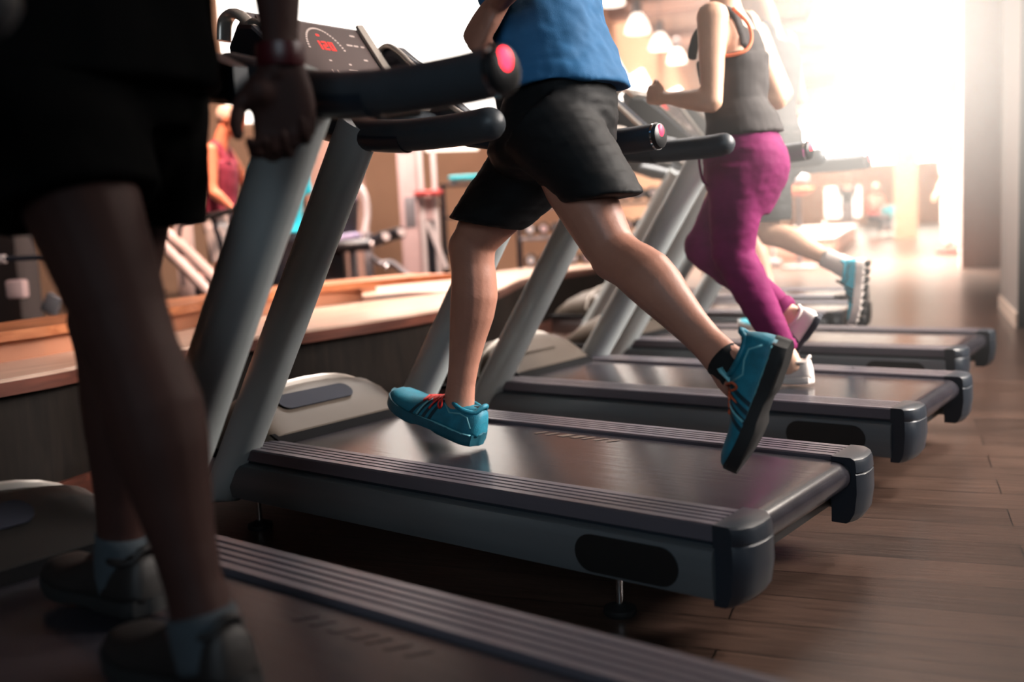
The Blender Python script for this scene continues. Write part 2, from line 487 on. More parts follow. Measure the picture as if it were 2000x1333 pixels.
# ------------------------------------------------------------------ curved counter in front of the machines
def ribbon(path_a, path_b, z0, z1, n=8):
    """solid between two plan curves"""
    A = spline([(x, y, 0) for x, y in path_a], n); B = spline([(x, y, 0) for x, y in path_b], n)
    mb = MB(); k = len(A); rings = []
    for a, b in zip(A, B):
        rings.append([a + V((0, 0, z0)), b + V((0, 0, z0)), b + V((0, 0, z1)), a + V((0, 0, z1))])
    return mb.rings(rings)
front = [(-2.05, -3.2), (-2.16, -1.6), (-2.24, -0.30), (-2.34, 0.10), (-2.38, 0.62), (-2.36, 1.05), (-2.42, 1.9), (-2.98, 3.05), (-3.50, 4.0), (-3.72, 4.9), (-3.82, 6.2)]
back = [(-2.48, -3.2), (-2.60, -1.6), (-2.76, -0.15), (-2.86, 0.22), (-3.08, 0.78), (-3.28, 1.30), (-3.72, 1.9), (-4.10, 2.5), (-4.28, 3.2), (-4.38, 4.1), (-4.42, 5.2), (-4.45, 6.2)]
def shift(path, dx): return [(x + dx, y) for x, y in path]
ZT = 0.465
base = empty('counter', (0, 0, 0))
tag(base, 'low curved two tier wooden counter running in front of the treadmills', 'counter')
ribbon(shift(front, -0.04), shift(back, 0.0), 0.0, ZT - 0.05).build('counter_body', M['wood_face'], base, smooth=True, angle=30)
ribbon(front, shift(back, -0.02), ZT - 0.012, ZT).build('worktop', M['wood_top'], base, angle=30)
ribbon(shift(front, 0.004), shift(front, -0.05), ZT - 0.055, ZT - 0.0122).build('edge_band', M['wood_edge'], base, angle=30)
ribbon(shift(front, -0.015), shift(front, -0.05), 0.0, 0.09).build('skirting_board', M['wood_edge'], base, angle=30)
capf = [(-2.30, -3.2), (-2.45, -1.6), (-2.63, -0.14), (-2.69, 0.14), (-2.92, 0.76), (-3.03, 1.02), (-3.24, 1.75), (-3.24, 2.3), (-3.14, 2.85)]
ZK = 0.578
riser_f = [(-2.35, -3.2), (-2.50, -1.6), (-2.68, -0.14), (-2.74, 0.14), (-2.97, 0.76), (-3.08, 1.02), (-3.27, 1.70), (-3.32, 2.10), (-3.42, 2.32), (-3.72, 2.50), (-3.85, 2.85)]
ribbon(riser_f, shift(riser_f, -0.3), ZT - 0.02, ZK - 0.035).build('riser', M['wood_riser'], base, angle=30)
ribbon(capf, shift(capf, -0.40), ZK - 0.036, ZK).build('wood_cap', M['wood_cap'], base, angle=30)
ribbon(shift(riser_f, -0.06), shift(riser_f, -0.28), 0.0, ZT - 0.02).build('rear_body', M['wood_face'], base, angle=30)

# ------------------------------------------------------------------ treadmill (forward = -x, near side y = 0)
W, WR, ZR, ZI = 0.77, 0.124, 0.257, 0.246
def ribs(y0, y1, x0, x1, n=5):
    """rail top profile with grooves, extruded along x"""
    mb = MB(); prof = [(y0, ZR - 0.034), (y0, ZR - 0.004), (y0 + 0.004, ZR)]
    w = (y1 - y0 - 0.012) / n
    for i in range(1, n):
        y = y0 + 0.006 + w * i
        prof += [(y - 0.004, ZR), (y - 0.0025, ZR - 0.004), (y + 0.0025, ZR - 0.004), (y + 0.004, ZR)]
    prof += [(y1 - 0.004, ZR), (y1, ZR - 0.004), (y1, ZR - 0.034)]
    rings = [[V((x, y, z)) for y, z in prof] for x in (x0, x1)]
    mb.rings(rings, True, 0)
    k = len(mb.f)
    for i, f in enumerate(mb.f):
        zs = [mb.v[j].z for j in f]
        if len(f) == 4 and max(zs) < ZR - 0.003 and min(zs) > ZR - 0.0045 - 0.001: mb.m[i] = 1
    return mb

def stadium(cx, cz, w, h, y, n=10):
    r = h / 2; pts = []
    for sgn, a0 in ((1, -90), (-1, 90)):
        for i in range(n + 1):
            t = math.radians(a0 + 180 * i / n)
            pts.append(V((cx + sgn * (w / 2 - r) + r * math.cos(t), y, cz + r * math.sin(t))))
    return pts

def segs(ch):
    return {'0': 'abcdef', '1': 'bc', '2': 'abged', '3': 'abgcd', '4': 'fgbc', '5': 'afgcd', '6': 'afgedc', '7': 'abc', '8': 'abcdefg', '9': 'abcdfg'}[ch]

def make_treadmill():
    root = empty('treadmill')
    # lower chassis
    for y0, s in ((0.0, -1), (W, 1)):
        mb = MB()
        prof = [(0.0, 0.1024), (-0.012, 0.108), (-0.0175, 0.135), (-0.0175, 0.190), (-0.013, 0.207), (0.0, 0.2134), (0.05, 0.2134), (0.05, 0.1024)]
        rings = []
        for x in (0.004, -0.5, -1.0, -1.49, -1.545):
            k = 1.0 if x > -1.5 else 0.96
            rings.append([V((x, y0 + (-s * p * 1.0 if True else 0) * -1 * 1.0 * (1 if s < 0 else 1) if False else (y0 - s * -1 * 0 + (p if s < 0 else -p)), z)) for p, z in prof])
        mb.rings(rings)
        pan = mb.build('side_panel', M['metal'], root, angle=35)
        mb = MB(); yy = y0 + (-0.0185 if s < 0 else 0.0185)
        mb.prism(stadium(-0.195, 0.158, 0.252, 0.083, yy), (0, -0.0012 * -s * -1 if False else (-0.0015 if s < 0 else 0.0015), 0))
        mb.build('oval_cover', M['oval'], pan, smooth=False)
        # ribbed foot rail and its dark skirt
        a, b = (y0, y0 + WR) if s < 0 else (y0 - WR, y0)
        rl = ribs(a, b, 0.0, -1.50).build('foot_rail', [M['rail'], M['groove']], root, angle=25)
        mb = MB(); mb.box((-0.75, (a + b) / 2 + (0.004 if s < 0 else -0.004), 0.228), (1.52, WR - 0.004, 0.036), bev=0.006)
        mb.build('rail_skirt', M['navy'], rl)
        # rear end cap
        cap = MB(); rings = []
        ys = y0 + (-0.004 if s < 0 else 0.004)
        yin = b + 0.012 if s < 0 else a - 0.012
        def outline(zf, grow):
            o = -1 if s < 0 else 1
            out = []
            for x, t in ((0.0, 0), (0.040, 0), (0.058, 0.10), (0.070, 0.30), (0.075, 0.6), (0.073, 0.85), (0.060, 1.0), (0.0, 1.0)):
                y = ys + (yin - ys) * t
                out.append(V((x * (1 if x == 0 else grow), y if t in (0, 1) else y, zf)))
            return out
        for z, g in ((ZR + 0.001, 0.80), (ZR - 0.004, 0.95), (ZR - 0.012, 1.0), (0.222, 1.03), (0.219, 0.98), (0.216, 1.03), (0.17, 1.05), (0.12, 0.95), (0.098, 0.75), (0.092, 0.6)):
            rings.append(outline(z, g))
        cap.rings(rings)
        cc = cap.build('end_cap', M['navy'], root, angle=30)
        mb = MB(); mb.box((0.072, (ys + yin) / 2 + (0.02 if s < 0 else -0.02), 0.205), (0.01, 0.016, 0.02), bev=0.003)
        mb.build('adjuster_bolt', M['gym_dark'], cc)
        # sloping oval post
        y = y0 + (0.018 if s < 0 else -0.018)
        base_p, top_p = V((-1.648, y, 0.070)), V((-0.935, y, 1.130))
        mb = MB(); path = [base_p, base_p.lerp(top_p, 0.05)] + [base_p.lerp(top_p, t) for t in (0.12, 0.3, 0.5, 0.7, 0.9, 1.0)]
        mb.tube(path, [0.060, 0.059, 0.058, 0.057, 0.056, 0.055, 0.055, 0.055], 24, ref=(0, 1, 0), squash=1.06)
        for v in mb.v:
            v.y = y + (v.y - y) * 0.92
        for v in mb.v:
            if v.z < 0.085: v.z = 0.085
        mb.build('upright', M['upright'], root, angle=60)
        # hand rail with foam grip
        pts = spline([(-1.16, y, 1.165), (-1.05, y, 1.135), (-0.93, y, 1.102), (-0.78, y, 1.084), (-0.62, y, 1.082), (-0.53, y, 1.086)], 5)
        mb = MB()
        if s < 0: mb.tube(pts, 0.0375, 20, ref=(0, 1, 0), round_ends=True)
        else:
            mb.tube(pts, 0.0375, 20, ref=(0, 1, 0))
        hr = mb.build('handrail', M['foam'], root, angle=60)
        mb = MB()
        mb.tube([p + V((0, 0, -0.004)) for p in pts[3:16]], 0.0372, 20, ref=(0, 1, 0))
        mb.build('grip_shell', M['navy'], hr, angle=60)
        if s > 0:
            e = pts[-1]; dx = (pts[-1] - pts[-2]).normalized()
            mb = MB(); mb.tube([e, e + dx * 0.006], 0.0385, 24, ref=(0, 1, 0)); mb.build('chrome_ring', M['chrome'], hr)
            mb = MB(); mb.tube([e + dx * 0.006, e + dx * 0.016, e + dx * 0.021], [0.0365, 0.034, 0.024], 24, ref=(0, 1, 0)); mb.build('end_plug', M['black'], hr)
            mb = MB(); Mr = Matrix.Rotation(0, 3, 'Y')
            mb.ball(e + dx * 0.016 + V((0, -0.004, 0.012)), (0.0085, 0.017, 0.019), 16)
            rb = mb.build('emergency_button', M['red_glow'], hr)
            mb = MB(); mb.ball(e + dx * 0.0225 + V((0, -0.006, 0.008)), (0.004, 0.006, 0.008), 10); mb.build('button_core', M['led_core'], rb) if False else None
    # belt loop with rear roller
    mb = MB(); r = 0.036; y0, y1 = WR + 0.006, W - WR - 0.006
    loop = [(-1.56, ZI), (-1.2, ZI), (-0.8, ZI), (-0.4, ZI), (-0.02, ZI), (0.012, ZI)]
    for i in range(1, 9):
        a = math.radians(90 - 180 * i / 9)
        loop.append((0.014 + r * math.cos(a), ZI - r + r * math.sin(a)))
    loop += [(0.012, ZI - 2 * r), (-0.8, ZI - 2 * r), (-1.56, ZI - 2 * r)]
    rings = [[V((x, y, z)) for x, z in loop] for y in (y0, y1)]
    mb.rings(rings, True, 0)
    for i in range(7):   # pale printed dashes near the far edge
        x0 = -0.87 + i * 0.042; w = 0.026 if i in (2, 3) else 0.014
        b = len(mb.v)
        for x, y in ((x0, 0.570), (x0 + w, 0.570), (x0 + w + 0.02, 0.605), (x0 + 0.02, 0.605)): mb.v.append(V((x, y, ZI + 0.0012)))
        mb.face((b, b + 1, b + 2, b + 3), 1)
    mb.build('running_belt', [M['belt'], M['beltmark']], root, angle=30, fix=False)
    # motor hood
    def arch(x, zt, zb, ya, yb, n=18, p=3.2, skew=0.0):
        out = []; c = (ya + yb) / 2; h = (yb - ya) / 2
        for i in range(n + 1):
            t = math.pi * (1 - i / n)
            cx, sz = math.cos(t), math.sin(t)
            yy = c + h * (abs(cx) ** (2 / p)) * (1 if cx > 0 else -1)
            zz = zb + (zt - zb) * (abs(sz) ** (2 / p))
            out.append(V((x, yy, zz)))
        return out
    def hood_rings(dz=0.0, dy=0.0):
        prof = [(-1.487, 0.272, 0.112, 0.658), (-1.53, 0.303, 0.100, 0.670), (-1.59, 0.346, 0.090, 0.680), (-1.635, 0.374, 0.085, 0.685),
                (-1.665, 0.383, 0.082, 0.688), (-1.71, 0.380, 0.08, 0.69), (-1.80, 0.357, 0.085, 0.685), (-1.88, 0.318, 0.095, 0.675), (-1.94, 0.265, 0.11, 0.66), (-1.97, 0.215, 0.13, 0.64)]
        rr = []
        for i, (x, zt, a, b) in enumerate(prof):
            p = 2.6 + max(0, 2 - i * 0.5) * 4
            ring = arch(x, zt + dz, 0.20 if i < 9 else 0.18, a - dy, b + dy, p=p)
            rr.append(ring + [V((x, b, 0.195)), V((x, a, 0.195))])
        return rr
    mb = MB(); mb.rings(hood_rings())
    hd = mb.build('motor_hood', M['hood'], root, angle=50)
    mb = MB(); ring = hood_rings(0.002, 0.002)[4][1:-3]
    mb.tube([p + V((0, 0, 0.001)) for p in ring], 0.0085, 8, squash=1.6); mb.build('hood_rim', M['rim'], hd)
    # slate oval set into the sloping face
    sl = V((-1.6425, 0, 0.3785)) - V((-1.505, 0, 0.2850)); sl.normalize(); nrm = V((sl.z, 0, -sl.x)) * -1
    nrm = V((-sl.z, 0, sl.x)); nrm = nrm if nrm.z > 0 else -nrm
    mb = MB(); cen = V((-1.583, 0.36, 0.3415)) + nrm * 0.0045
    st = stadium(0, 0, 0.30, 0.066, 0)
    mb.prism([cen + V((0, p.x, 0)) + sl * p.z for p in st], nrm * 0.0025)
    mb.build('hood_inset', M['slate'], hd, smooth=False)
    mb = MB(); mb.prism([V((-1.455, 0.118, 0.247)), V((-1.455, 0.652, 0.247)), V((-1.50, 0.66, 0.275)), V((-1.50, 0.11, 0.275))], (-0.03, 0, -0.01)); mb.build('hood_lip', M['groove'], hd, smooth=False)
    mb = MB(); mb.box((-1.735, W / 2, 0.138), (0.42, W - 0.10, 0.125), bev=0.03); mb.build('front_chassis', M['gym_grey'], root)
    mb = MB(); mb.box((-1.735, W / 2, 0.205), (0.44, W - 0.08, 0.016), bev=0.006); mb.build('chassis_seam', M['groove'], root)
    mb = MB(); mb.box((-0.78, W / 2, 0.14), (1.5, W - 0.12, 0.06)); mb.build('deck_frame', M['black'], root, smooth=False)
    # feet
    for x in (-0.262, -1.52):
        for y in (0.06, W - 0.06):
            mb = MB(); mb.lathe((x, y, 0), [(0.036, 0.0), (0.038, 0.006), (0.036, 0.014), (0.016, 0.022), (0.012, 0.024)], 16)
            f = mb.build('levelling_foot', M['rubber'], root)
            mb = MB(); mb.tube([(x, y, 0.02), (x, y, 0.112)], 0.0085, 10); mb.build('foot_stem', M['chrome'], f)
    # console
    tilt = V((-0.09, 0, 0.12)).normalized()             # up along the screen
    nr = V((0.12, 0, 0.09)).normalized()                # towards the runner
    bot = V((-1.345, 0, 1.275)); H = 0.30; ya, yb = 0.165, 0.60
    def cp(y, h, o=0.0): return V((bot.x, y, bot.z)) + tilt * h + nr * o + V((0, 0, 0))
    mb = MB(); rings = []
    for y, g in ((ya - 0.015, 0.9), (ya, 1.0), (yb, 1.0), (yb + 0.015, 0.9)):
        c0 = cp(y, H * 0.5, -0.03); out = []
        for hh, oo in ((-0.5, 0.02), (-0.48, 0.03), (0.46, 0.03), (0.5, 0.022), (0.52, 0.0), (0.5, -0.03), (0.3, -0.06), (-0.3, -0.06), (-0.5, -0.03)):
            out.append(c0 + tilt * (hh * H * g) + nr * (oo * g))
        rings.append(out)
    mb.rings(rings); con = mb.build('console', M['gym_grey'], root, angle=40)
    mb = MB(); mb.prism([cp(ya + 0.012, 0.012, 0.001), cp(yb - 0.03, 0.012, 0.001), cp(yb - 0.03, H - 0.022, 0.001), cp(ya + 0.012, H - 0.022, 0.001)], nr * 0.004)
    scr = mb.build('screen', M['screen'], con, smooth=False)
    def bar(mb, y, h, w, hh, sk=0.0): mb.prism([cp(y, h, 0.0052), cp(y + w, h, 0.0052), cp(y + w + sk, h + hh, 0.0052), cp(y + sk, h + hh, 0.0052)], nr * 0.0008)
    def digit(mb, y, h, s, ch, t=0.18):
        w = s * 0.55; L = s * t
        S = {'a': (0, s - L, w, L), 'd': (0, 0, w, L), 'g': (0, s / 2 - L / 2, w, L), 'f': (0, s / 2, L, s / 2), 'e': (0, 0, L, s / 2), 'b': (w - L, s / 2, L, s / 2), 'c': (w - L, 0, L, s / 2)}
        for k in segs(ch):
            a = S[k]; bar(mb, y + a[0], h + a[1], a[2], a[3])
    mb = MB()
    for i, ch in enumerate('120'): digit(mb, 0.352 + i * 0.026, 0.168, 0.036, ch)
    bar(mb, 0.375, 0.225, 0.012, 0.008)
    mb.build('screen_lettering', M['led'], scr, smooth=False)
    mb = MB()
    for i, ch in enumerate('11'): digit(mb, 0.335 + i * 0.022, 0.05, 0.034, ch, 0.12)
    for i, ch in enumerate('00'): digit(mb, 0.50 + i * 0.024, 0.04, 0.032, ch, 0.12)
    for y, h, w in ((0.365, 0.12, 0.010), (0.440, 0.112, 0.010), (0.520, 0.14, 0.016), (0.525, 0.245, 0.020), (0.485, 0.20, 0.024), (0.515, 0.20, 0.018), (0.545, 0.20, 0.014), (0.515, 0.085, 0.006)): bar(mb, y, h, w, 0.006)
    bar(mb, 0.425, 0.088, 0.035, 0.004); bar(mb, 0.355, 0.022, 0.05, 0.004)
    for i in range(26):
        a = math.radians(12 + i * 6.3); bar(mb, 0.385 + 0.072 * math.cos(a), 0.15 + 0.105 * math.sin(a), 0.007, 0.006)
    mb.build('screen_print', M['icon'], scr, smooth=False)
    mb = MB()   # pale strip down the far edge of the screen
    mb.prism([cp(yb - 0.022, -0.02, 0.004), cp(yb + 0.012, -0.02, 0.004), cp(yb + 0.010, H + 0.002, 0.004), cp(yb - 0.020, H - 0.004, 0.004)], nr * 0.010)
    mb.build('side_trim', M['silver'], con, smooth=False)
    mb = MB(); lp = spline([cp(ya - 0.03, -0.02, 0.02), cp(ya - 0.03, 0.12, 0.014), cp(ya - 0.03, 0.24, 0.004), cp(ya - 0.035, 0.30, -0.02), cp(ya - 0.04, 0.31, -0.06), cp(ya - 0.045, 0.27, -0.10)], 5)
    mb.tube(lp, 0.024, 12, ref=(0, 1, 0), squash=0.6); mb.build('side_trim', M['silver'], con)
    # dark wings joining the console to the hand rails
    for y, th in ((0.075, 0.045), (W - 0.12, 0.045)):
        side = [(-1.50, 1.30), (-1.515, 1.40), (-1.47, 1.455), (-1.41, 1.445), (-1.32, 1.375), (-1.20, 1.265), (-1.10, 1.185), (-1.02, 1.15), (-1.02, 1.085), (-1.14, 1.105), (-1.30, 1.165), (-1.43, 1.235)]
        mb = MB(); rings = []
        cx = sum(p[0] for p in side) / len(side); cz = sum(p[1] for p in side) / len(side)
        for yy, g in ((y, 0.93), (y + 0.008, 1.0), (y + th - 0.008, 1.0), (y + th, 0.93)):
            rings.append([V((cx + (px - cx) * g, yy, cz + (pz - cz) * g)) for px, pz in side])
        mb.rings(rings); wg = mb.build('console_wing', M['navy'], root, angle=30)
        if y > 0.3:
            lp = spline([(-1.50, y - 0.004, 1.33), (-1.50, y - 0.004, 1.42), (-1.455, y - 0.004, 1.452), (-1.40, y - 0.004, 1.43), (-1.30, y - 0.004, 1.34), (-1.18, y - 0.004, 1.23), (-1.08, y - 0.004, 1.165)], 5)
        else:
            lp = spline([(-1.50, y + th, 1.34), (-1.51, y + th, 1.41), (-1.465, y + th, 1.463), (-1.41, y + th, 1.45), (-1.32, y + th, 1.38), (-1.20, y + th, 1.27)], 5)
        mb = MB(); mb.tube(lp, 0.010, 10, ref=(0, 1, 0), squash=0.9); mb.build('wing_trim', M['silver'], wg)
    mb = MB(); mb.tube(spline([(-1.13, 0.07, 1.135), (-1.25, 0.16, 1.19), (-1.32, 0.30, 1.215), (-1.32, 0.47, 1.215), (-1.25, 0.61, 1.19), (-1.13, 0.70, 1.135)], 5), 0.030, 14)
    mb.build('crossbar', M['foam'], root)
    mb = MB(); mb.tube([(-1.36, 0.14, 1.245), (-1.375, 0.14, 1.215), (-1.36, 0.14, 1.195), (-1.335, 0.14, 1.20)], 0.006, 8); mb.build('key_hook', M['black'], root)
    mb = MB(); tr = Matrix.Rotation(math.radians(14), 3, 'Y'); mb.box((-1.295, W / 2, 1.245), (0.17, 0.40, 0.018), tr, bev=0.008)
    ty = mb.build('control_tray', M['silver'], root)
    for y in (0.29, 0.48):
        mb = MB(); mb.box((-1.295, y, 1.257), (0.10, 0.13, 0.006), tr, bev=0.003); mb.build('tray_recess', M['navy'], ty)
    return root

tm = make_treadmill()
TM_POS = [(0.49, -1.312, 0.0), (0.0, 0.0, 0.0), (-0.059, 1.285, 0.0208), (-0.251, 2.606, 0.0466), (-1.27, 3.98, 0.07), (-1.62, 5.05, 0.10)]
TM_LAB = ['blurred dark treadmill nearest the viewer, under the man in black',
          'sharp grey treadmill under the runner in the blue t-shirt',
          'grey treadmill under the woman in magenta joggers',
          'grey treadmill under the man with white socks behind the woman',
          'empty treadmill set back beyond the turquoise trail shoe',
          'farthest empty treadmill, its dark end cap right of the trail shoe']
tms = []
for i, ((x, y, a), lab) in enumerate(zip(TM_POS, TM_LAB)):
    o = tm if i == 1 else None
    tms.append(o)
for i in (0, 2, 3, 4, 5):
    tms[i] = copy_tree(tm)
for o, (x, y, a), lab in zip(tms, TM_POS, TM_LAB):
    o.location = (x, y, 0); o.rotation_euler = (0, 0, a)
    tag(o, lab, 'treadmill', 'treadmills in a row')
for o in tms[2:]:   # the farther machines have the inset in the colour of the hood
    for c in children(o):
        for g in children(c):
            if g.name.startswith('hood_inset'):
                g.material_slots[0].link = 'OBJECT'; g.material_slots[0].material = M['hood']

M['hood_shaded'] = mat('shaded_hood_plastic', (30, 28, 27), 0.42, 0.1, var=0.04, scale=5, spec=0.3)  # same hood plastic, colour darkened to stand for shade on the nearest machine
for c in children(tms[0]):
    if c.name.startswith('motor_hood'):
        c.material_slots[0].link = 'OBJECT'; c.material_slots[0].material = M['hood_shaded']
    if c.name.startswith('running_belt'):
        c.material_slots[1].link = 'OBJECT'; c.material_slots[1].material = M['belt']
# ------------------------------------------------------------------ people
def ring(c, u, v, ru, rv, n=16, p=2.0):
    out = []
    for j in range(n):
        a = 2 * math.pi * j / n; ca, sa = math.cos(a), math.sin(a)
        if p != 2.0:
            ca = math.copysign(abs(ca) ** (2 / p), ca); sa = math.copysign(abs(sa) ** (2 / p), sa)
        out.append(c + u * (ru * ca) + v * (rv * sa))
    return out

def ortho(d, f):
    """frame for a limb along d whose front looks along f: returns side, front"""
    d = d.normalized(); f = (f - d * f.dot(d)).normalized()
    return d.cross(f).normalized(), f

THIGH = [(-0.10, .064, .066, 0), (0, .070, .072, 0), (.25, .072, .074, .004), (.5, .072, .076, .008), (.75, .063, .068, .006), (.9, .058, .062, .005), (.98, .055, .060, .005), (1.04, .046, .050, .004), (1.09, .028, .030, .002)]
SHANK = [(-0.10, .026, .028, .003), (-0.05, .046, .050, .004), (0, .054, .059, .006), (.06, .055, .061, .007), (.12, .053, .058, .002), (.2, .055, .058, -.007), (.32, .058, .061, -.013), (.45, .054, .057, -.012), (.6, .045, .047, -.007), (.75, .037, .040, -.003), (.88, .033, .038, -.001), (1.0, .035, .042, 0), (1.1, .036, .050, .004), (1.22, .030, .045, .008)]
UPARM = [(-0.12, .050, .052, 0), (0, .058, .060, 0), (.2, .055, .056, 0), (.5, .047, .050, .002), (.8, .041, .043, 0), (1.0, .038, .040, 0), (1.05, .036, .038, 0)]
FOREARM = [(-0.06, .036, .038, 0), (0, .040, .041, 0), (.15, .045, .043, .002), (.3, .045, .042, .002), (.6, .036, .034, 0), (.85, .029, .025, 0), (1.0, .029, .022, 0), (1.08, .030, .021, 0)]

def limb(mb, a, b, prof, front, k=1.0, n=16, add=0.0):
    side, fr = ortho(b - a, front)
    rr = [ring(a.lerp(b, t) + fr * (o * k), side, fr, rs * k + add, rf * k + add, n) for t, rs, rf, o in prof]
    mb.rings(rr)

def mid(a, b, t=0.5): return a.lerp(b, t)

def frames(J):
    fwd = J['fwd'].normalized()
    hs = (J['hl'] - J['hr']); ss = (J['sl'] - J['sr'])
    return fwd, hs.normalized(), ss.normalized()

def torso_sections(J, s, add=0.0):
    fwd, hx, sx = frames(J)
    pel = mid(J['hl'], J['hr']); sh = mid(J['sl'], J['sr'])
    up = (sh - pel); Lt = up.length; upn = up.normalized()
    f = J.get('fem', False)
    tab = [(-.20, .040, .045, 0), (-.13, .105, .085, 0), (-.03, .172 if f else .166, .122, -.012), (.10, .166 if f else .160, .118, -.008), (.24, .132 if f else .148, .098, .004), (.38, .126 if f else .146, .096, .006), (.55, .140 if f else .158, .108, .004), (.72, .148 if f else .170, .112, 0), (.86, .150 if f else .172, .100, -.004), (.97, .130 if f else .150, .078, -.006), (1.06, .085, .060, -.004), (1.13, .056, .056, .004)]
    out = []
    for t, w, d, o in tab:
        q = max(0, min(1, t)); x = hx.lerp(sx, q).normalized(); x = (x - upn * x.dot(upn)).normalized()
        fr = x.cross(upn).normalized()
        if fr.dot(fwd) < 0: fr = -fr
        out.append((t, pel + up * t + fr * (o * s), x, fr, w * s + add, d * s + add))
    return out

def torso(mb, J, s, add=0.0, t0=-9, t1=9, n=24, p=2.3):
    mb.rings([ring(c, x, f, w, d, n, p) for t, c, x, f, w, d in torso_sections(J, s, add) if t0 <= t <= t1])

def hand(mb, wrist, direction, palm, thumb, k=1.0, curl=(25, 40, 30), spread=0.0, tcurl=25):
    """direction wrist -> knuckles, palm = direction the palm faces, thumb = side of the thumb"""
    d = direction.normalized(); pn = (palm - d * palm.dot(d)).normalized(); th = d.cross(pn).normalized()
    if th.dot(thumb) < 0: th = -th
    Lp = .092 * k
    secs = [(-.12, .027, .019), (.0, .029, .019), (.25, .037, .019), (.55, .042, .017), (.85, .042, .014), (1.0, .039, .011)]
    mb.rings([ring(wrist + d * (Lp * t), th, pn, w * k, h * k, 16, 2.6) for t, w, h in secs])
    mb.ball(wrist + d * (Lp * .38) + th * (.026 * k) + pn * (.010 * k), V((.022, .022, .022)) * k, 10)
    lens = [(.041, .025, .021), (.045, .029, .022), (.042, .027, .022), (.033, .020, .019)]
    for i, ls in enumerate(lens):
        off = (.031 - .0205 * i) * k
        a = 0.0; p = wrist + d * (Lp * (.95 if i in (1, 2) else .90 if i == 0 else .84)) + th * off
        pts = [p - d * (.02 * k), p]; rad = [.0095 * k, .0098 * k]
        for l, c in zip(ls, curl):
            a += math.radians(c + (i * 3))
            dirn = d * math.cos(a) + pn * math.sin(a) + th * ((1.5 - i) * spread)
            p = p + dirn.normalized() * (l * k); pts.append(p); rad.append((.0092 - .0008 * len(pts) * .5) * k)
        mb.tube(pts, rad, 10, round_ends=True)
    p = wrist + d * (Lp * .28) + th * (.030 * k) + pn * (.006 * k)
    a = math.radians(tcurl)
    t1 = (d * .75 + th * .62 + pn * .25).normalized(); t2 = (d * .92 + th * (.35 - math.sin(a) * .6) + pn * (.25 + math.sin(a))).normalized(); t3 = (d * .9 + th * (.1 - math.sin(a)) + pn * (.3 + math.sin(a) * 1.2)).normalized()
    q1 = p + t1 * (.036 * k); q2 = q1 + t2 * (.030 * k); q3 = q2 + t3 * (.022 * k)
    mb.tube([p, q1, q2, q3], [.0135 * k, .0115 * k, .0105 * k, .0088 * k], 10, round_ends=True)

def head(mb, J, s):
    c = J['head']; f = J.get('look', J['fwd']).normalized(); u = J.get('hup', V((0, 0, 1)))
    r = f.cross(u).normalized(); u = r.cross(f).normalized()
    Mh = Matrix((r, f, u)).transposed()
    mb.ball(c + u * .020 * s, V((.074, .094, .098)) * s, 20, M=Mh)
    mb.ball(c + f * .022 * s - u * .048 * s, V((.057, .066, .066)) * s, 16, M=Mh)
    mb.ball(c + f * .055 * s - u * .088 * s, V((.026, .026, .020)) * s, 12, M=Mh)      # chin
    mb.tube([c + f * .088 * s + u * .020 * s, c + f * .106 * s - u * .018 * s, c + f * .100 * s - u * .028 * s], [.010 * s, .0155 * s, .010 * s], 10, round_ends=True)
    mb.tube([c + f * .082 * s - u * .056 * s - r * .022 * s, c + f * .096 * s - u * .054 * s, c + f * .082 * s - u * .056 * s + r * .022 * s], [.006 * s, .009 * s, .006 * s], 8, round_ends=True)
    mb.tube([c + f * .078 * s + u * .036 * s - r * .045 * s, c + f * .094 * s + u * .040 * s, c + f * .078 * s + u * .036 * s + r * .045 * s], .010 * s, 8, round_ends=True)
    for q in (-1, 1):
        mb.ball(c + r * (.076 * s * q) - f * .006 * s, V((.011, .022, .033)) * s, 10, M=Mh)
    nk = mid(J['sl'], J['sr'])
    mb.tube([nk - V((0, 0, .02)), nk.lerp(c, .45) - f * .012 * s, c - u * .03 * s - f * .012 * s], [.064 * s, .056 * s, .054 * s], 16)
    return f, u, r, Mh

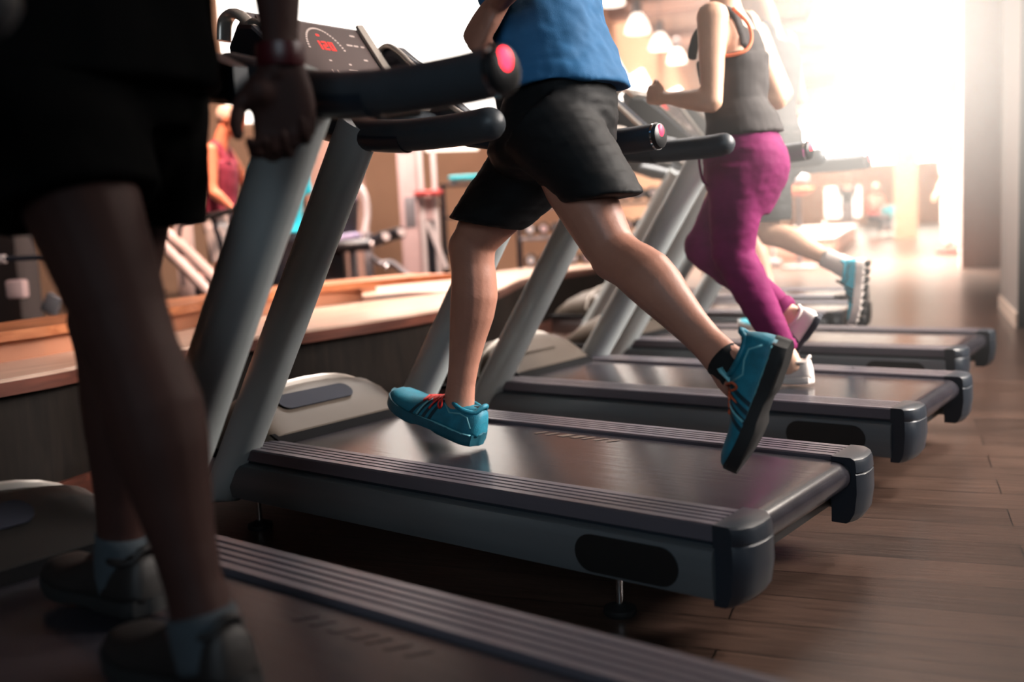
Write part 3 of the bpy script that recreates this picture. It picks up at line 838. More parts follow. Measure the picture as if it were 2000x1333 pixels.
def person(name, label, group, J, skin, s=1.0, voxel=.006, leg=1.0, arm=1.0, hands=None, hair=None, hairlen=0):
    root = empty('person', tuple(mid(J['hl'], J['hr'])))
    tag(root, label, 'person', group)
    o0 = root.location.copy()
    mb = MB(); fwd = J['fwd']
    torso(mb, J, s * (.95 if J.get('fem') else .88), -.004)
    for q in 'lr':
        h, k, a = J['h' + q], J['k' + q], J['a' + q]
        kf = (k - mid(h, a)); kf = fwd if kf.length < .03 else (kf.normalized() + fwd * .35)
        limb(mb, h, k, THIGH, kf, s * leg); limb(mb, k, a, SHANK, kf, s * leg)
        mb.ball(k, V((.050, .050, .052)) * s * leg, 14)
        sh, e, w = J['s' + q], J['e' + q], J['w' + q]
        ef = (mid(sh, w) - e); ef = fwd if ef.length < .02 else ef.normalized()
        limb(mb, sh, e, UPARM, ef, s * arm); limb(mb, e, w, FOREARM, ef, s * arm)
        mb.ball(e, V((.037, .037, .038)) * s * arm, 12); mb.ball(sh, V((.062, .062, .060)) * s, 14)
        hd = (hands or {}).get(q)
        if hd: hand(mb, w, hd[0], hd[1], hd[2], s * 1.0 * hd[4] if len(hd) > 4 else s, curl=hd[3])
        else: hand(mb, w, w - e, fwd.cross(V((0, 0, 1))) * (1 if q == 'l' else -1), fwd, s)
        ft = J.get('f' + q)
        if ft: mb.tube([J['a' + q], J['a' + q].lerp(ft, .5), ft], [.034 * s, .034 * s, .024 * s], 12, round_ends=True)
    f, u, r, Mh = head(mb, J, s)
    me = remesh(mb, voxel, 8)
    for v in me.vertices: v.co -= o0
    body = link('body', me, skin, root, angle=180)
    c = J['head'] - o0
    if voxel < .012:
        for q in (-1, 1):
            e = MB(); e.ball(c + f * .084 * s + u * .020 * s + r * (.031 * s * q), .0105 * s, 10); e.build('eye', M['eye'], root)
    if hair:
        hb = MB(); hb.ball(c + u * .034 * s - f * .012 * s, V((.081, .098, .094)) * s, 20, M=Mh)
        if hairlen: hb.ball(c - f * .06 * s - u * .03 * s, V((.06, .05, .09 + hairlen)) * s, 16, M=Mh)
        hm = remesh(hb, .010 if voxel < .012 else voxel, 2)
        cut = bmesh.new(); cut.from_mesh(hm)
        for v in cut.verts:       # pull the hairline back off the face
            d = (v.co - c); 
            if d.dot(f) > .045 * s and d.dot(u) < .055 * s: v.co -= f * (d.dot(f) - .045 * s) * .9
        cut.to_mesh(hm); cut.free()
        link('hair', hm, hair, root, angle=180)
    return root, o0

def garment(name, mb, m, root, o0, voxel=.008, smooth=5, wr=None, keep=None):
    me = remesh(mb, voxel, smooth)
    if wr:
        for w in wr: wrinkle(me, *w, keep=keep)
    for v in me.vertices: v.co -= o0
    return link(name, me, m, root, angle=180)

SHOE = [(0.0, .020, .000, .056), (.03, .031, .0, .090), (.09, .0365, .0, .098), (.18, .0385, .0, .094), (.28, .0385, .0, .094), (.38, .039, .0, .094), (.48, .042, .0, .084), (.58, .046, .0, .071), (.70, .0495, .0, .061), (.82, .0485, .0, .056), (.91, .042, .0, .050), (.97, .031, .0, .041), (1.0, .018, .0, .030)]
def shoe(root, o0, heel, toe, up, m_up, m_sole, m_lace=None, stripes=None, trim=None, name='shoe', spring=.018, lugs=0, sole_h=.026, width=1.0, collar=None, parts=True, lbl=None):
    x = (toe - heel); Ls = x.length; x.normalize(); z = (up - x * up.dot(x)).normalized(); y = z.cross(x)
    k = Ls / .29
    def P(s, yy, zz): return heel + x * (s * Ls) + y * (yy * k) + z * (zz * k) - o0
    def lift(s): return spring * max(0, (s - .62) / .38) ** 2 + .004 * max(0, (.12 - s) / .12)
    def w_at(s, i):
        for a, b in zip(SHOE, SHOE[1:]):
            if a[0] <= s <= b[0]:
                t = (s - a[0]) / (b[0] - a[0]); return a[i] + (b[i] - a[i]) * t
        return SHOE[-1][i]
    def arc(s, t):       # t: 0 = bottom of the upper at one side, 1 = top centre
        w, h = w_at(s, 1) * width, w_at(s, 3); sh = sole_h * .8
        a = t * math.pi / 2
        return w * (math.cos(a) ** .62) * (1 - .10 * t), sh + lift(s) + (h - sh) * (math.sin(a) ** .9)
    mb = MB(); rings = []
    N = 26
    for i in range(N + 1):
        s = .5 - .5 * math.cos(math.pi * i / N); s = .003 + s * .994; out = []
        for j in range(9): yy, zz = arc(s, j / 8); out.append(P(s, yy, zz))
        for j in range(7, -1, -1): yy, zz = arc(s, j / 8); out.append(P(s, -yy, zz))
        rings.append(out)
    mb.rings(rings); up_o = mb.build(name, m_up, root, angle=180)
    if lbl: up_o['label'] = lbl
    mb = MB(); rings = []
    NS = 60 if lugs else 24
    for i in range(NS + 1):
        s = i / NS if lugs else .5 - .5 * math.cos(math.pi * i / NS); s = -.012 + s * 1.03; sc = max(0, min(1, s)); w = max(.004, (w_at(sc, 1) * 1.07 * width + .002) * min(1, .45 + 14 * max(0, min(s + .012, 1.018 - s)))); e = lift(sc)
        g = 0.0
        if lugs: g = .006 * (1 if math.sin(s * lugs * 2 * math.pi) > 0 else 0)
        elif .42 < s < .60: g = .006
        rings.append([P(s, yy, zz) for yy, zz in ((w * .92, e + g), (w * .99, e + .004 + g * .5), (w, e + sole_h * .5), (w * .97, e + sole_h), (0, e + sole_h + .004), (-w * .97, e + sole_h), (-w, e + sole_h * .5), (-w * .99, e + .004 + g * .5), (-w * .92, e + g), (0, e + g))])
    mb.rings(rings); so = mb.build('sole', m_sole, up_o, angle=40)
    if not parts: return up_o
    # padded collar and tongue
    mb = MB(); loop = []
    for i in range(20):
        a = 2 * math.pi * i / 20; s = .20 + .165 * math.cos(a)
        yy = math.sin(a) * .034; zz = .097 + .004 * math.cos(a) + (.012 if math.cos(a) < -.9 else 0) - .010 * abs(math.sin(a)) + lift(s)
        loop.append(P(s, yy, zz))
    cc = sum(loop, V()) / len(loop) - z * (.004 * k); lm = MB(); lm.v = list(loop) + [cc]
    for i in range(20): lm.face((i, (i + 1) % 20, 20))
    lm.build('lining', M['sock_black'], up_o, angle=180)
    mb.tube(loop, .0065 * k, 8, closed=True); mb.build('collar', collar or m_up, up_o, angle=180)
    mb = MB(); rings = []
    for t, w, h in ((.46, .016, .074), (.42, .019, .084), (.385, .020, .100), (.36, .019, .116), (.345, .014, .122)):
        c = (t, h); rings.append([P(t + dx, dy, h + dz) for dx, dy, dz in ((0, w, 0), (.012, w * .6, .004), (.014, 0, .006), (.012, -w * .6, .004), (0, -w, 0), (-.012, -w * .6, -.003), (-.014, 0, -.004), (-.012, w * .6, -.003))])
    mb.rings(rings); mb.build('tongue', trim or m_up, up_o, angle=180)
    if stripes:
        for sd in (1, -1):
            for i in range(4):
                mb = MB(); s0 = .42 + i * .062; a, b = [], []
                for j in range(7):
                    t = .05 + j * .115; s = s0 + .075 * (1 - j / 6) - .02
                    for lst, ds in ((a, -.017), (b, .017)):
                        yy, zz = arc(s + ds, t); lst.append(P(s + ds, sd * (yy + .0012), zz + .0008))
                base = len(mb.v); mb.v += a + b; n = len(a)
                for j in range(n - 1): mb.face((base + j, base + j + 1, base + n + j + 1, base + n + j))
                st = mb.build('side_stripe', stripes, up_o, angle=180)
    if trim:
        mb = MB(); seam = []
        for j in range(12):
            s = .04 + j * .082; yy, zz = arc(s, .04)
            seam.append((s, yy, zz))
        for sd in (1, -1):
            mb.tube([P(s, sd * (yy + .0015), zz) for s, yy, zz in seam], .0028 * k, 6)
            mb.tube([P(s, sd * (arc(s, t)[0] + .001), arc(s, t)[1]) for s, t in ((.60, .1), (.585, .3), (.57, .5), (.55, .7), (.53, .85))], .003 * k, 6)
            mb.tube([P(s, sd * (arc(s, t)[0] + .001), arc(s, t)[1]) for s, t in ((.06, .2), (.12, .45), (.2, .5), (.3, .40), (.38, .62))], .0022 * k, 6)
        mb.build('overlay_piping', trim, up_o, angle=180)
    if m_lace:
        mb = MB(); sgn = 1; pts = []
        for i in range(4):
            s = .46 + i * .046; t = .66
            yy, zz = arc(s, t); pts.append(P(s, sgn * yy, zz + .004)); pts.append(P(s + .023, 0, arc(s + .023, 1)[1] + .004)); sgn = -sgn
        mb.tube(spline(pts, 3), .0029 * k, 6)
        pts = []; sgn = -1
        for i in range(4):
            s = .46 + i * .046; yy, zz = arc(s, .66); pts.append(P(s, sgn * yy, zz + .004)); pts.append(P(s + .023, 0, arc(s + .023, 1)[1] + .004)); sgn = -sgn
        mb.tube(spline(pts, 3), .0029 * k, 6)
        for sd in (1, -1):
            mb.tube(spline([P(.44, 0, .092), P(.42, sd * .03, .094), P(.38, sd * .045, .082), P(.40, sd * .043, .070), P(.44, sd * .034, .078), P(.45, 0, .090)], 4), .0028 * k, 6)
            mb.tube(spline([P(.45, 0, .092), P(.48, sd * .036, .076), P(.50, sd * .046, .058)], 4), .0026 * k, 6)
        mb.build('laces', m_lace, up_o, angle=180)
    return up_o

def sock(root, o0, knee, ankle, foot, front, m, t0=.86, k=1.0, add=.004, name='sock'):
    side, fr = ortho(ankle - knee, front); mb = MB()
    rr = []
    for t in [t0 + (1.13 - t0) * i / 6 for i in range(7)]:
        r = (.035 if t < .97 else .038) * k + add; rr.append(ring(knee.lerp(ankle, t) - o0, side, fr, r, r * 1.12, 18))
    mb.rings(rr); return mb.build(name, m, root, angle=180)

def X(d, o0): return d

# --- the runner in blue on the sharp treadmill -----------------------------------------------------------------
J = dict(fwd=V((-1, .05, 0)), hl=V((-.570, .290, 1.115)), hr=V((-.592, .470, 1.115)),
         kr=V((-.882, .365, .822)), ar=V((-.955, .345, .372)), kl=V((-.395, .290, .795)), al=V((-.088, .235, .552)),
         sl=V((-.675, .190, 1.640)), sr=V((-.665, .560, 1.640)), el=V((-.475, .085, 1.430)), wl=V((-.622, .180, 1.376)),
         er=V((-.600, .640, 1.500)), wr=V((-.790, .600, 1.640)), head=V((-.775, .385, 1.870)))
J['fr'] = V((-1.005, .338, .322)); J['fl'] = V((-.010, .216, .475))
hands = {'l': (V((-.045, -.005, -.045)), V((.25, .9, -.35)), V((-.3, .2, .9)), (75, 95, 55), 1.2), 'r': (V((-.3, -.1, .9)), V((0, -1, 0)), V((-1, 0, 0)), (60, 80, 50))}
root, o0 = person('person', 'runner in a blue t-shirt, black shorts and teal running shoes mid stride', None, J, M['skin'], 1.03, .0055, 1.06, hands=hands, hair=M['hair_dark'])
run_root = root
mb = MB(); pel = mid(J['hl'], J['hr'])
hx = (J['hl'] - J['hr']).normalized()
secs = [(V((-.585, .385, 1.235)), .148, .118), (V((-.588, .385, 1.19)), .160, .132), (V((-.596, .382, 1.13)), .174, .148), (V((-.610, .380, 1.06)), .176, .150), (V((-.615, .380, 1.00)), .155, .128)]
mb.rings([ring(c, hx, V((-1, 0, 0)), w, d, 28, 2.4) for c, w, d in secs])
def leg_tube(mb, a, b, r0, r1, front, n=24, squash=(1, 1), drape=0.0):
    rr = []
    for i in range(9):
        t = i / 8; r = r0 + (r1 - r0) * t
        d = (b - a).normalized().lerp(V((0, 0, -1)), drape * t).normalized()
        side, fr = ortho(d, front)
        rr.append(ring(a.lerp(b, t), side, fr, r * squash[0], r * squash[1], n, 2.2))
    mb.rings(rr)
mb.ball((-.640, .380, 1.05), (.145, .165, .088), 20)
leg_tube(mb, V((-.622, .452, 1.10)), V((-.842, .372, .868)), .128, .104, V((-1, 0, .2)), squash=(.95, 1.0), drape=.72)
leg_tube(mb, V((-.575, .300, 1.10)), V((-.412, .292, .912)), .122, .096, V((-1, 0, -.3)), squash=(1.0, .98), drape=.85)
def kp(co): return 1.0
sh = garment('shorts', mb, M['shorts'], root, o0, .007, 5, wr=[(.0032, 9, (.8, .8, 3.2), 3), (.0016, 22, (.6, .8, 3.4), 9)])
mb = MB()
hem = [(V((-.586, .385, 1.194)), .188, .160), (V((-.588, .385, 1.215)), .185, .157), (V((-.600, .385, 1.28)), .170, .142), (V((-.620, .383, 1.36)), .168, .134), (V((-.645, .380, 1.45)), .186, .140), (V((-.670, .378, 1.56)), .200, .132), (V((-.690, .376, 1.64)), .180, .100), (V((-.705, .376, 1.69)), .085, .072)]
mb.rings([ring(c, V((-.06, 1, 0)).normalized(), V((-1, -.06, 0)).normalized(), w, d, 28, 2.3) for c, w, d in hem])
for q in 'lr':
    mb.ball(J['s' + q] + V((0, 0, -.002)), .083, 16); leg_tube(mb, J['s' + q], J['s' + q].lerp(J['e' + q], .62), .080, .074, V((-1, 0, 0)))
garment('t_shirt', mb, M['tee'], root, o0, .007, 4, wr=[(.007, 9, (1.2, 1.2, .8), 5), (.0045, 18, (.7, 1.0, 1.5), 2)])
mb = MB(); rr = [ring(c - o0, V((-.06, 1, 0)).normalized(), V((-1, -.06, 0)).normalized(), w + .0022, d + .0022, 40, 2.3) for c, w, d in ((V((-.588, .385, 1.1935)), .177, .149), (V((-.589, .385, 1.206)), .177, .149))]
shoe(root, o0, V((-.893, .352, .252)), V((-1.190, .315, .352)), V((-.30, -.05, .95)), M['teal'], M['teal_dark'], M['lace'], M['teal_stripe'], M['teal_light'], spring=.016, width=1.16, sole_h=.030, name='shoe', lbl='teal running shoe on the leading foot')
s2 = shoe(root, o0, V((.078, .225, .592)), V((-.022, .200, .312)), V((-.93, -.20, .30)), M['teal'], M['rubber'], M['lace_orange'], M['teal_stripe'], M['teal_light'], spring=.016, width=1.28, sole_h=.030, name='shoe', lbl='teal running shoe on the trailing foot, black sole turned back')
sock(root, o0, J['kl'], J['al'], J['fl'], V((-.5, 0, .8)), M['sock_black'], 1.0, 1.0, .003)
sock(root, o0, J['kr'], J['ar'], J['fr'], V((-1, 0, 0)), M['sock_black'], 1.06, 1.0, .002)

# --- the woman in magenta joggers ------------------------------------------------------------------------------
J = dict(fem=True, fwd=V((-1, .15, 0)), hl=V((-.690, 1.595, 1.085)), hr=V((-.715, 1.755, 1.085)),
         kl=V((-.715, 1.60, .722)), al=V((-.530, 1.605, .372)), kr=V((-.895, 1.72, .742)), ar=V((-.580, 1.735, .500)),
         sl=V((-.728, 1.515, 1.535)), sr=V((-.740, 1.800, 1.545)), el=V((-.708, 1.455, 1.245)), wl=V((-.910, 1.485, 1.283)),
         er=V((-.640, 1.86, 1.27)), wr=V((-.83, 1.82, 1.33)), head=V((-.800, 1.66, 1.760)))
J['fl'] = V((-.63, 1.60, .285)); J['fr'] = V((-.53, 1.73, .40))
hands = {'l': (V((-.07, .01, .022)), V((.1, .95, .2)), V((-.2, .1, 1)), (70, 85, 50), .92), 'r': (V((-.8, 0, .4)), V((0, -1, 0)), V((0, 0, 1)), (60, 80, 50))}
root, o0 = person('person', 'woman in a charcoal tank top and magenta joggers running past the raised handrails', None, J, M['skin_pale'], .93, .0065, 1.0, hands=hands, hair=M['hair_dark'], hairlen=.04)
mb = MB(); hx = (J['hl'] - J['hr']).normalized(); hf = hx.cross(V((0, 0, 1))); hf = hf if hf.x < 0 else -hf
secs = [(V((-.700, 1.672, 1.165)), .138, .112), (V((-.698, 1.672, 1.13)), .152, .128), (V((-.690, 1.672, 1.08)), .168, .146), (V((-.686, 1.672, 1.02)), .169, .150), (V((-.689, 1.672, .97)), .164, .140), (V((-.695, 1.672, .91)), .146, .116), (V((-.70, 1.672, .85)), .11, .085)]
mb.rings([ring(c, hx, hf, w, d, 28, 2.3) for c, w, d in secs])
leg_tube(mb, V((-.686, 1.598, 1.03)), J['kl'] + V((0, 0, -.02)), .110, .072, V((-1, 0, 0)))
leg_tube(mb, V((-.715, 1.752, 1.03)), J['kr'] + V((0, 0, -.02)), .102, .070, V((-1, 0, 0)))
for k_, a_ in ((J['kl'], J['al']), (J['kr'], J['ar'])):
    mb.ball(k_, .072, 16)
    side, fr = ortho(a_ - k_, V((-1, 0, -.3))); rr = []
    for t, r in ((-.05, .070), (.1, .071), (.3, .070), (.55, .062), (.8, .053), (.92, .048), (.97, .044)): rr.append(ring(k_.lerp(a_, t), side, fr, r, r * 1.04, 20))
    mb.rings(rr)
jg = garment('joggers', mb, M['jogger'], root, o0, .007, 10, wr=[(.0035, 9, (1, 1, 1.2), 4), (.002, 22, (.8, 1, 1.8), 8)])
for k_, a_ in ((J['kl'], J['al']), (J['kr'], J['ar'])):
    side, fr = ortho(a_ - k_, V((-1, 0, -.3))); mb = MB()
    mb.rings([ring(k_.lerp(a_, t) - o0, side, fr, r, r * 1.05, 18) for t, r in ((.93, .047), (.95, .052), (1.0, .052), (1.03, .046))]); mb.build('cuff', M['jogger'], root, angle=180)
mb = MB()   # slit pocket on the near hip
sp = spline([V((-.800, 1.528, 1.10)), V((-.790, 1.510, 1.04)), V((-.775, 1.502, .985)), V((-.755, 1.500, .965))], 4)
mb.tube([p - o0 for p in sp], .005, 6); mb.build('pocket_piping', M['jogger'], root, angle=180)
mb = MB(); st = torso_sections(J, .93, .012)
hemr = [(V((-.694, 1.672, 1.135)), .158, .136), (V((-.697, 1.672, 1.165)), .153, .130), (V((-.700, 1.672, 1.20)), .148, .122)]
body_r = [(c, w, d) for t, c, x, f, w, d in st if .30 <= t <= .80]
x0, f0 = st[5][2], st[5][3]
mb.rings([ring(c, x0, f0, w, d, 28, 2.3) for c, w, d in hemr] + [ring(c, x0, f0, w + .004, d + .004, 28, 2.3) for c, w, d in body_r])
up_ = mid(J['sl'], J['sr'])
for sgn in (1, -1):     # shoulder straps
    xs = (J['sl'] - J['sr']).normalized() * sgn
    c1 = up_ + xs * .062 + V((.085, 0, -.10)); c2 = up_ + xs * .058 + V((.045, 0, .012)); c3 = up_ + xs * .058 + V((-.02, 0, .040)); c4 = up_ + xs * .062 + V((-.095, 0, -.03)); c5 = up_ + xs * .07 + V((-.12, 0, -.12))
    mb.tube(spline([c1, c2, c3, c4, c5], 4), .030, 12, ref=tuple(xs), squash=.45)
mb.tube(spline([up_ + V((.095, 0, -.24)), up_ + V((.098, 0, -.15)), up_ + V((.070, 0, -.04))], 4), [.075] * 9, 16, ref=(0, 1, 0), squash=.35)
tk = garment('tank_top', mb, M['tank'], root, o0, .007, 4, wr=[(.005, 10, (1, 1, 1.4), 6)])
mb = MB(); xs = (J['sl'] - J['sr']).normalized()
lp = [up_ + xs * .088 + V((.052, 0, .03)), up_ + xs * .082 + V((.105, 0, -.03)), up_ + xs * .090 + V((.120, 0, -.085)), up_ + xs * .118 + V((.110, 0, -.122)), up_ + xs * .148 + V((.072, 0, -.135)), up_ + xs * .165 + V((.01, 0, -.132))]
mb.tube([p - o0 for p in spline(lp, 5)], .0065, 8); mb.build('armhole_binding', M['orange'], root, angle=180)
shoe(root, o0, V((-.432, 1.625, .256)), V((-.690, 1.60, .252)), V((0, 0, 1)), M['whiteshoe'], M['whiteshoe'], None, M['ink'], None, spring=.012, width=1.02, name='shoe', lbl='white shoe planted on the belt')
shoe(root, o0, V((-.440, 1.750, .478)), V((-.575, 1.725, .270)), V((-.80, -.30, .50)), M['whiteshoe'], M['ink'], None, M['ink'], None, spring=.012, width=1.05, name='shoe', lbl='white shoe lifted behind')

# --- the man behind her ---------------------------------------------------------------------------------------
J = dict(fwd=V((-1, .05, 0)), hl=V((-1.150, 2.90, 1.175)), hr=V((-1.160, 3.08, 1.175)),
         kl=V((-1.150, 2.90, .765)), al=V((-.800, 2.90, .600)), kr=V((-1.36, 3.06, .800)), ar=V((-1.185, 3.05, .372)),
         sl=V((-1.140, 2.79, 1.685)), sr=V((-1.150, 3.15, 1.69)), el=V((-.985, 2.74, 1.395)), wl=V((-1.150, 2.82, 1.36)),
         er=V((-1.12, 3.24, 1.42)), wr=V((-1.26, 3.16, 1.56)), head=V((-1.22, 2.97, 1.93)))
J['fl'] = V((-.72, 2.90, .50)); J['fr'] = V((-1.29, 3.05, .305))
hands = {'l': (V((-.9, 0, .1)), V((0, 1, 0)), V((0, 0, 1)), (60, 80, 50)), 'r': (V((-.8, 0, .4)), V((0, -1, 0)), V((0, 0, 1)), (60, 80, 50))}
root, o0 = person('person', 'man in black shorts and white socks running beyond the woman in magenta', None, J, M['skin_pale'], 1.0, .008, 1.03, hands=hands, hair=M['hair_dark'])
mb = MB(); hx = (J['hl'] - J['hr']).normalized()
mb.rings([ring(V((-1.150, 2.99, z)), hx, V((-1, 0, 0)), w, d, 24, 2.4) for z, w, d in ((1.27, .150, .122), (1.20, .165, .135), (1.10, .172, .142), (1.03, .150, .120))])
leg_tube(mb, V((-1.15, 2.90, 1.12)), V((-1.145, 2.90, .815)), .118, .108, V((-1, 0, 0)))
leg_tube(mb, V((-1.16, 3.08, 1.12)), V((-1.31, 3.07, .86)), .118, .105, V((-1, 0, 0)))
garment('shorts', mb, M['shorts'], root, o0, .009, 4, wr=[(.004, 14, (1, 1, 2), 5)])
mb = MB(); torso(mb, J, 1.0, .014, .02, .99)
for q, sg in (('l', 1), ('r', -1)):
    mb.tube(spline([mid(J['sl'], J['sr'], .28 if sg > 0 else .72) + V((.05, 0, -.12)), mid(J['sl'], J['sr'], .28 if sg > 0 else .72) + V((0, 0, .05)), mid(J['sl'], J['sr'], .28 if sg > 0 else .72) + V((-.07, 0, -.1))], 4), .04, 10)
garment('tank_top', mb, M['tank'], root, o0, .009, 4, wr=[(.006, 10, (1, 1, 1.4), 6)])
sock(root, o0, J['kl'], J['al'], J['fl'], V((-.3, 0, .9)), M['sock'], .80, 1.06, .005); sock(root, o0, J['kr'], J['ar'], J['fr'], V((-1, 0, 0)), M['sock'], .82, 1.0, .005)
shoe(root, o0, V((-.668, 2.90, .620)), V((-.695, 2.90, .318)), V((-.97, -.22, .05)), M['cyan'], M['sock'], None, M['black'], M['black'], spring=.02, lugs=9, width=1.1, sole_h=.040, name='trail_shoe', lbl='turquoise trail shoe kicked up, lugged sole showing')
for c in children(root):
    if c.name.startswith('trail_shoe'): ts = c
mb = MB(); hh = V((-.668, 2.90, .620)); tt = V((-.695, 2.90, .318)); xx = (tt - hh).normalized(); zz = V((-.97, -.22, .05)); zz = (zz - xx * zz.dot(xx)).normalized(); yy = zz.cross(xx)
for i in range(8):
    for sd in (1, -1):
        c = hh + xx * (.02 + i * .037) + yy * (.026 * sd) - zz * .004; mb2 = MB()
        mb.box(c - o0, (.028, .034, .022), Matrix((xx, yy, zz)).transposed(), bev=.005)
mb.build('tread', M['black'], ts)
shoe(root, o0, V((-1.10, 3.05, .252)), V((-1.375, 3.04, .258)), V((0, 0, 1)), M['cyan'], M['sock'], None, M['black'], M['black'], spring=.02, lugs=9, width=1.1, sole_h=.034, name='trail_shoe', lbl='turquoise trail shoe standing on the belt')

# --- the dark figure nearest the viewer ------------------------------------------------------------------------
J = dict(fwd=V((-1, .12, 0)), hl=V((-.500, -1.02, 1.165)), hr=V((-.515, -.835, 1.165)),
         kl=V((-.352, -1.00, .772)), al=V((-.236, -.995, .362)), kr=V((-.610, -.865, .760)), ar=V((-.645, -.870, .342)),
         sl=V((-.53, -1.17, 1.69)), sr=V((-.51, -.745, 1.69)), el=V((-.54, -1.21, 1.40)), wl=V((-.62, -1.10, 1.20)),
         er=V((-.325, -.715, 1.395)), wr=V((-.325, -.722, 1.120)), head=V((-.57, -.94, 1.94)))
J['fl'] = V((-.33, -.99, .29)); J['fr'] = V((-.77, -.87, .285))
hands = {'r': (V((-.01, -.01, -1)), V((.62, -.75, 0)), V((-.9, -.2, 0)), (38, 52, 40), 1.12), 'l': (V((-.3, .1, -.9)), V((0, 1, 0)), V((-.9, 0, 0)), (50, 60, 40))}
root, o0 = person('person', 'dark blurred man in black shorts walking on the nearest treadmill, hand hanging', None, J, M['skin_dark'], 1.05, .0055, 1.08, hands=hands, hair=M['hair_dark'])
mb = MB(); hx = (J['hl'] - J['hr']).normalized()
mb.rings([ring(V((x, -.93, z)), hx, V((-1, -.1, 0)).normalized(), w, d, 28, 2.5) for x, z, w, d in ((-.50, 1.30, .165, .145), (-.505, 1.20, .174, .152), (-.515, 1.10, .178, .154), (-.525, 1.03, .160, .132))])
leg_tube(mb, V((-.50, -1.015, 1.12)), V((-.430, -1.01, .915)), .128, .118, V((-1, 0, 0)))
leg_tube(mb, V((-.535, -.845, 1.12)), V((-.558, -.838, .895)), .118, .100, V((-1, 0, 0)))
garment('shorts', mb, M['dark_cloth'], root, o0, .009, 4, wr=[(.004, 12, (1, 1, 2), 5)])
mb = MB()
mb.rings([ring(V((x, -.935, z)), (J['sl'] - J['sr']).normalized(), V((-1, .1, 0)).normalized(), w, d, 28, 2.4) for x, z, w, d in ((-.500, 1.085, .190, .166), (-.500, 1.2, .186, .160), (-.505, 1.33, .186, .152), (-.51, 1.46, .200, .150), (-.52, 1.58, .212, .142), (-.53, 1.69, .195, .11), (-.54, 1.75, .09, .08))])
for q in 'lr':
    mb.ball(J['s' + q], .088, 16); leg_tube(mb, J['s' + q], J['s' + q].lerp(J['e' + q], .6), .086, .080, V((-1, 0, 0)))
garment('t_shirt', mb, M['dark_cloth'], root, o0, .009, 4, wr=[(.006, 9, (1, 1, 1), 5)])
sd_, fr_ = ortho(J['wr'] - J['er'], V((-1, 0, 0))); mb = MB()
mb.rings([ring(J['er'].lerp(J['wr'], t) - o0, sd_, fr_, r, r * 1.12, 24) for t, r in ((.90, .030), (.90, .034), (.94, .0355), (.99, .0345), (1.02, .032))]); mb.build('wristband', M['band'], root)
shoe(root, o0, V((-.160, -.995, .276)), V((-.450, -.99, .254)), V((-.08, 0, .99)), M['shoe_dark'], M['rubber'], None, None, None, spring=.02, width=1.1, name='shoe')
shoe(root, o0, V((-.555, -.870, .262)), V((-.850, -.878, .256)), V((0, 0, 1)), M['shoe_dark'], M['rubber'], None, None, None, spring=.02, width=1.1, name='shoe')
sock(root, o0, J['kl'], J['al'], J['fl'], V((-1, 0, 0)), M['sock_grey'], .965, 1.1, .004); sock(root, o0, J['kr'], J['ar'], J['fr'], V((-1, 0, 0)), M['sock_grey'], .90, 1.08, .004)

# --- the old man on the elliptical trainer ------------------------------------------------------------------
r2 = V((.787, .615, 0)); f2 = V((-.62, .785, 0))
OM = V((-5.50, 2.93, 0))
def om(a, b, z): return OM + r2 * a + f2 * b + V((0, 0, z))
J = dict(fwd=r2.copy(), look=(r2 - V((0, 0, .25))), hl=om(-.03, .10, 1.00), hr=om(-.03, -.09, 1.00), kl=om(.10, .10, .60), kr=om(-.02, -.09, .56), al=om(.05, .10, .22), ar=om(-.06, -.09, .16),
         sl=om(-.01, .19, 1.50), sr=om(-.03, -.19, 1.50), el=om(.12, .25, 1.25), wl=om(.28, .26, 1.16), er=om(-.015, -.26, 1.20), wr=om(.13, -.24, 1.06), head=om(.085, 0, 1.735))
J['fl'] = om(.17, .10, .16); J['fr'] = om(.07, -.09, .10)
hands = {'l': (r2 * .8 - V((0, 0, .3)), -f2, V((0, 0, 1)), (50, 60, 40)), 'r': (r2 * .8 - V((0, 0, .4)), f2, V((0, 0, 1)), (50, 60, 40))}
root, o0 = person('person', 'grey haired man in a maroon tank top and striped shorts on the elliptical trainer', None, J, M['skin_red'], 1.0, .012, 1.0, hands=hands, hair=M['hair_grey'])
mb = MB(); torso(mb, J, 1.03, .014, -.02, .92)
for t_ in (.28, .72): mb.tube(spline([mid(J['sl'], J['sr'], t_) - r2 * .07 + V((0, 0, -.1)), mid(J['sl'], J['sr'], t_) + V((0, 0, .05)), mid(J['sl'], J['sr'], t_) + r2 * .08 + V((0, 0, -.1))], 4), .045, 10)
garment('tank_top', mb, M['maroon'], root, o0, .012, 3, wr=[(.006, 9, (1, 1, 1.4), 6)])
mb = MB(); mb.rings([ring(om(-.02, 0, z), f2, r2, w, d, 24, 2.4) for z, w, d in ((1.06, .165, .140), (.98, .178, .150), (.90, .172, .142))])
leg_tube(mb, om(-.02, -.09, .95), om(-.02, -.09, .68), .112, .108, r2); leg_tube(mb, om(0, .10, .95), om(.06, .10, .69), .112, .108, r2)
so = garment('shorts', mb, [M['stripe'], M['ink']], root, o0, .011, 3)
me = so.data
for p in me.polygons:
    c = p.center + o0; q = (c - OM).dot(r2) + .25 * (c.z - .9)
    p.material_index = 1 if int(math.floor(q / .042 + 100)) % 3 == 0 else 0
for q in 'lr':
    a = J['a' + q]; shoe(root, o0, a - r2 * .07 - V((0, 0, .09)), a + r2 * .20 - V((0, 0, .10)), V((0, 0, 1)), M['whiteshoe'], M['whiteshoe'], parts=False)

# ------------------------------------------------------------------ gym equipment beyond the counter
def local(name, x, y, ang=VA):
    return empty(name, (x, y, 0), ang)

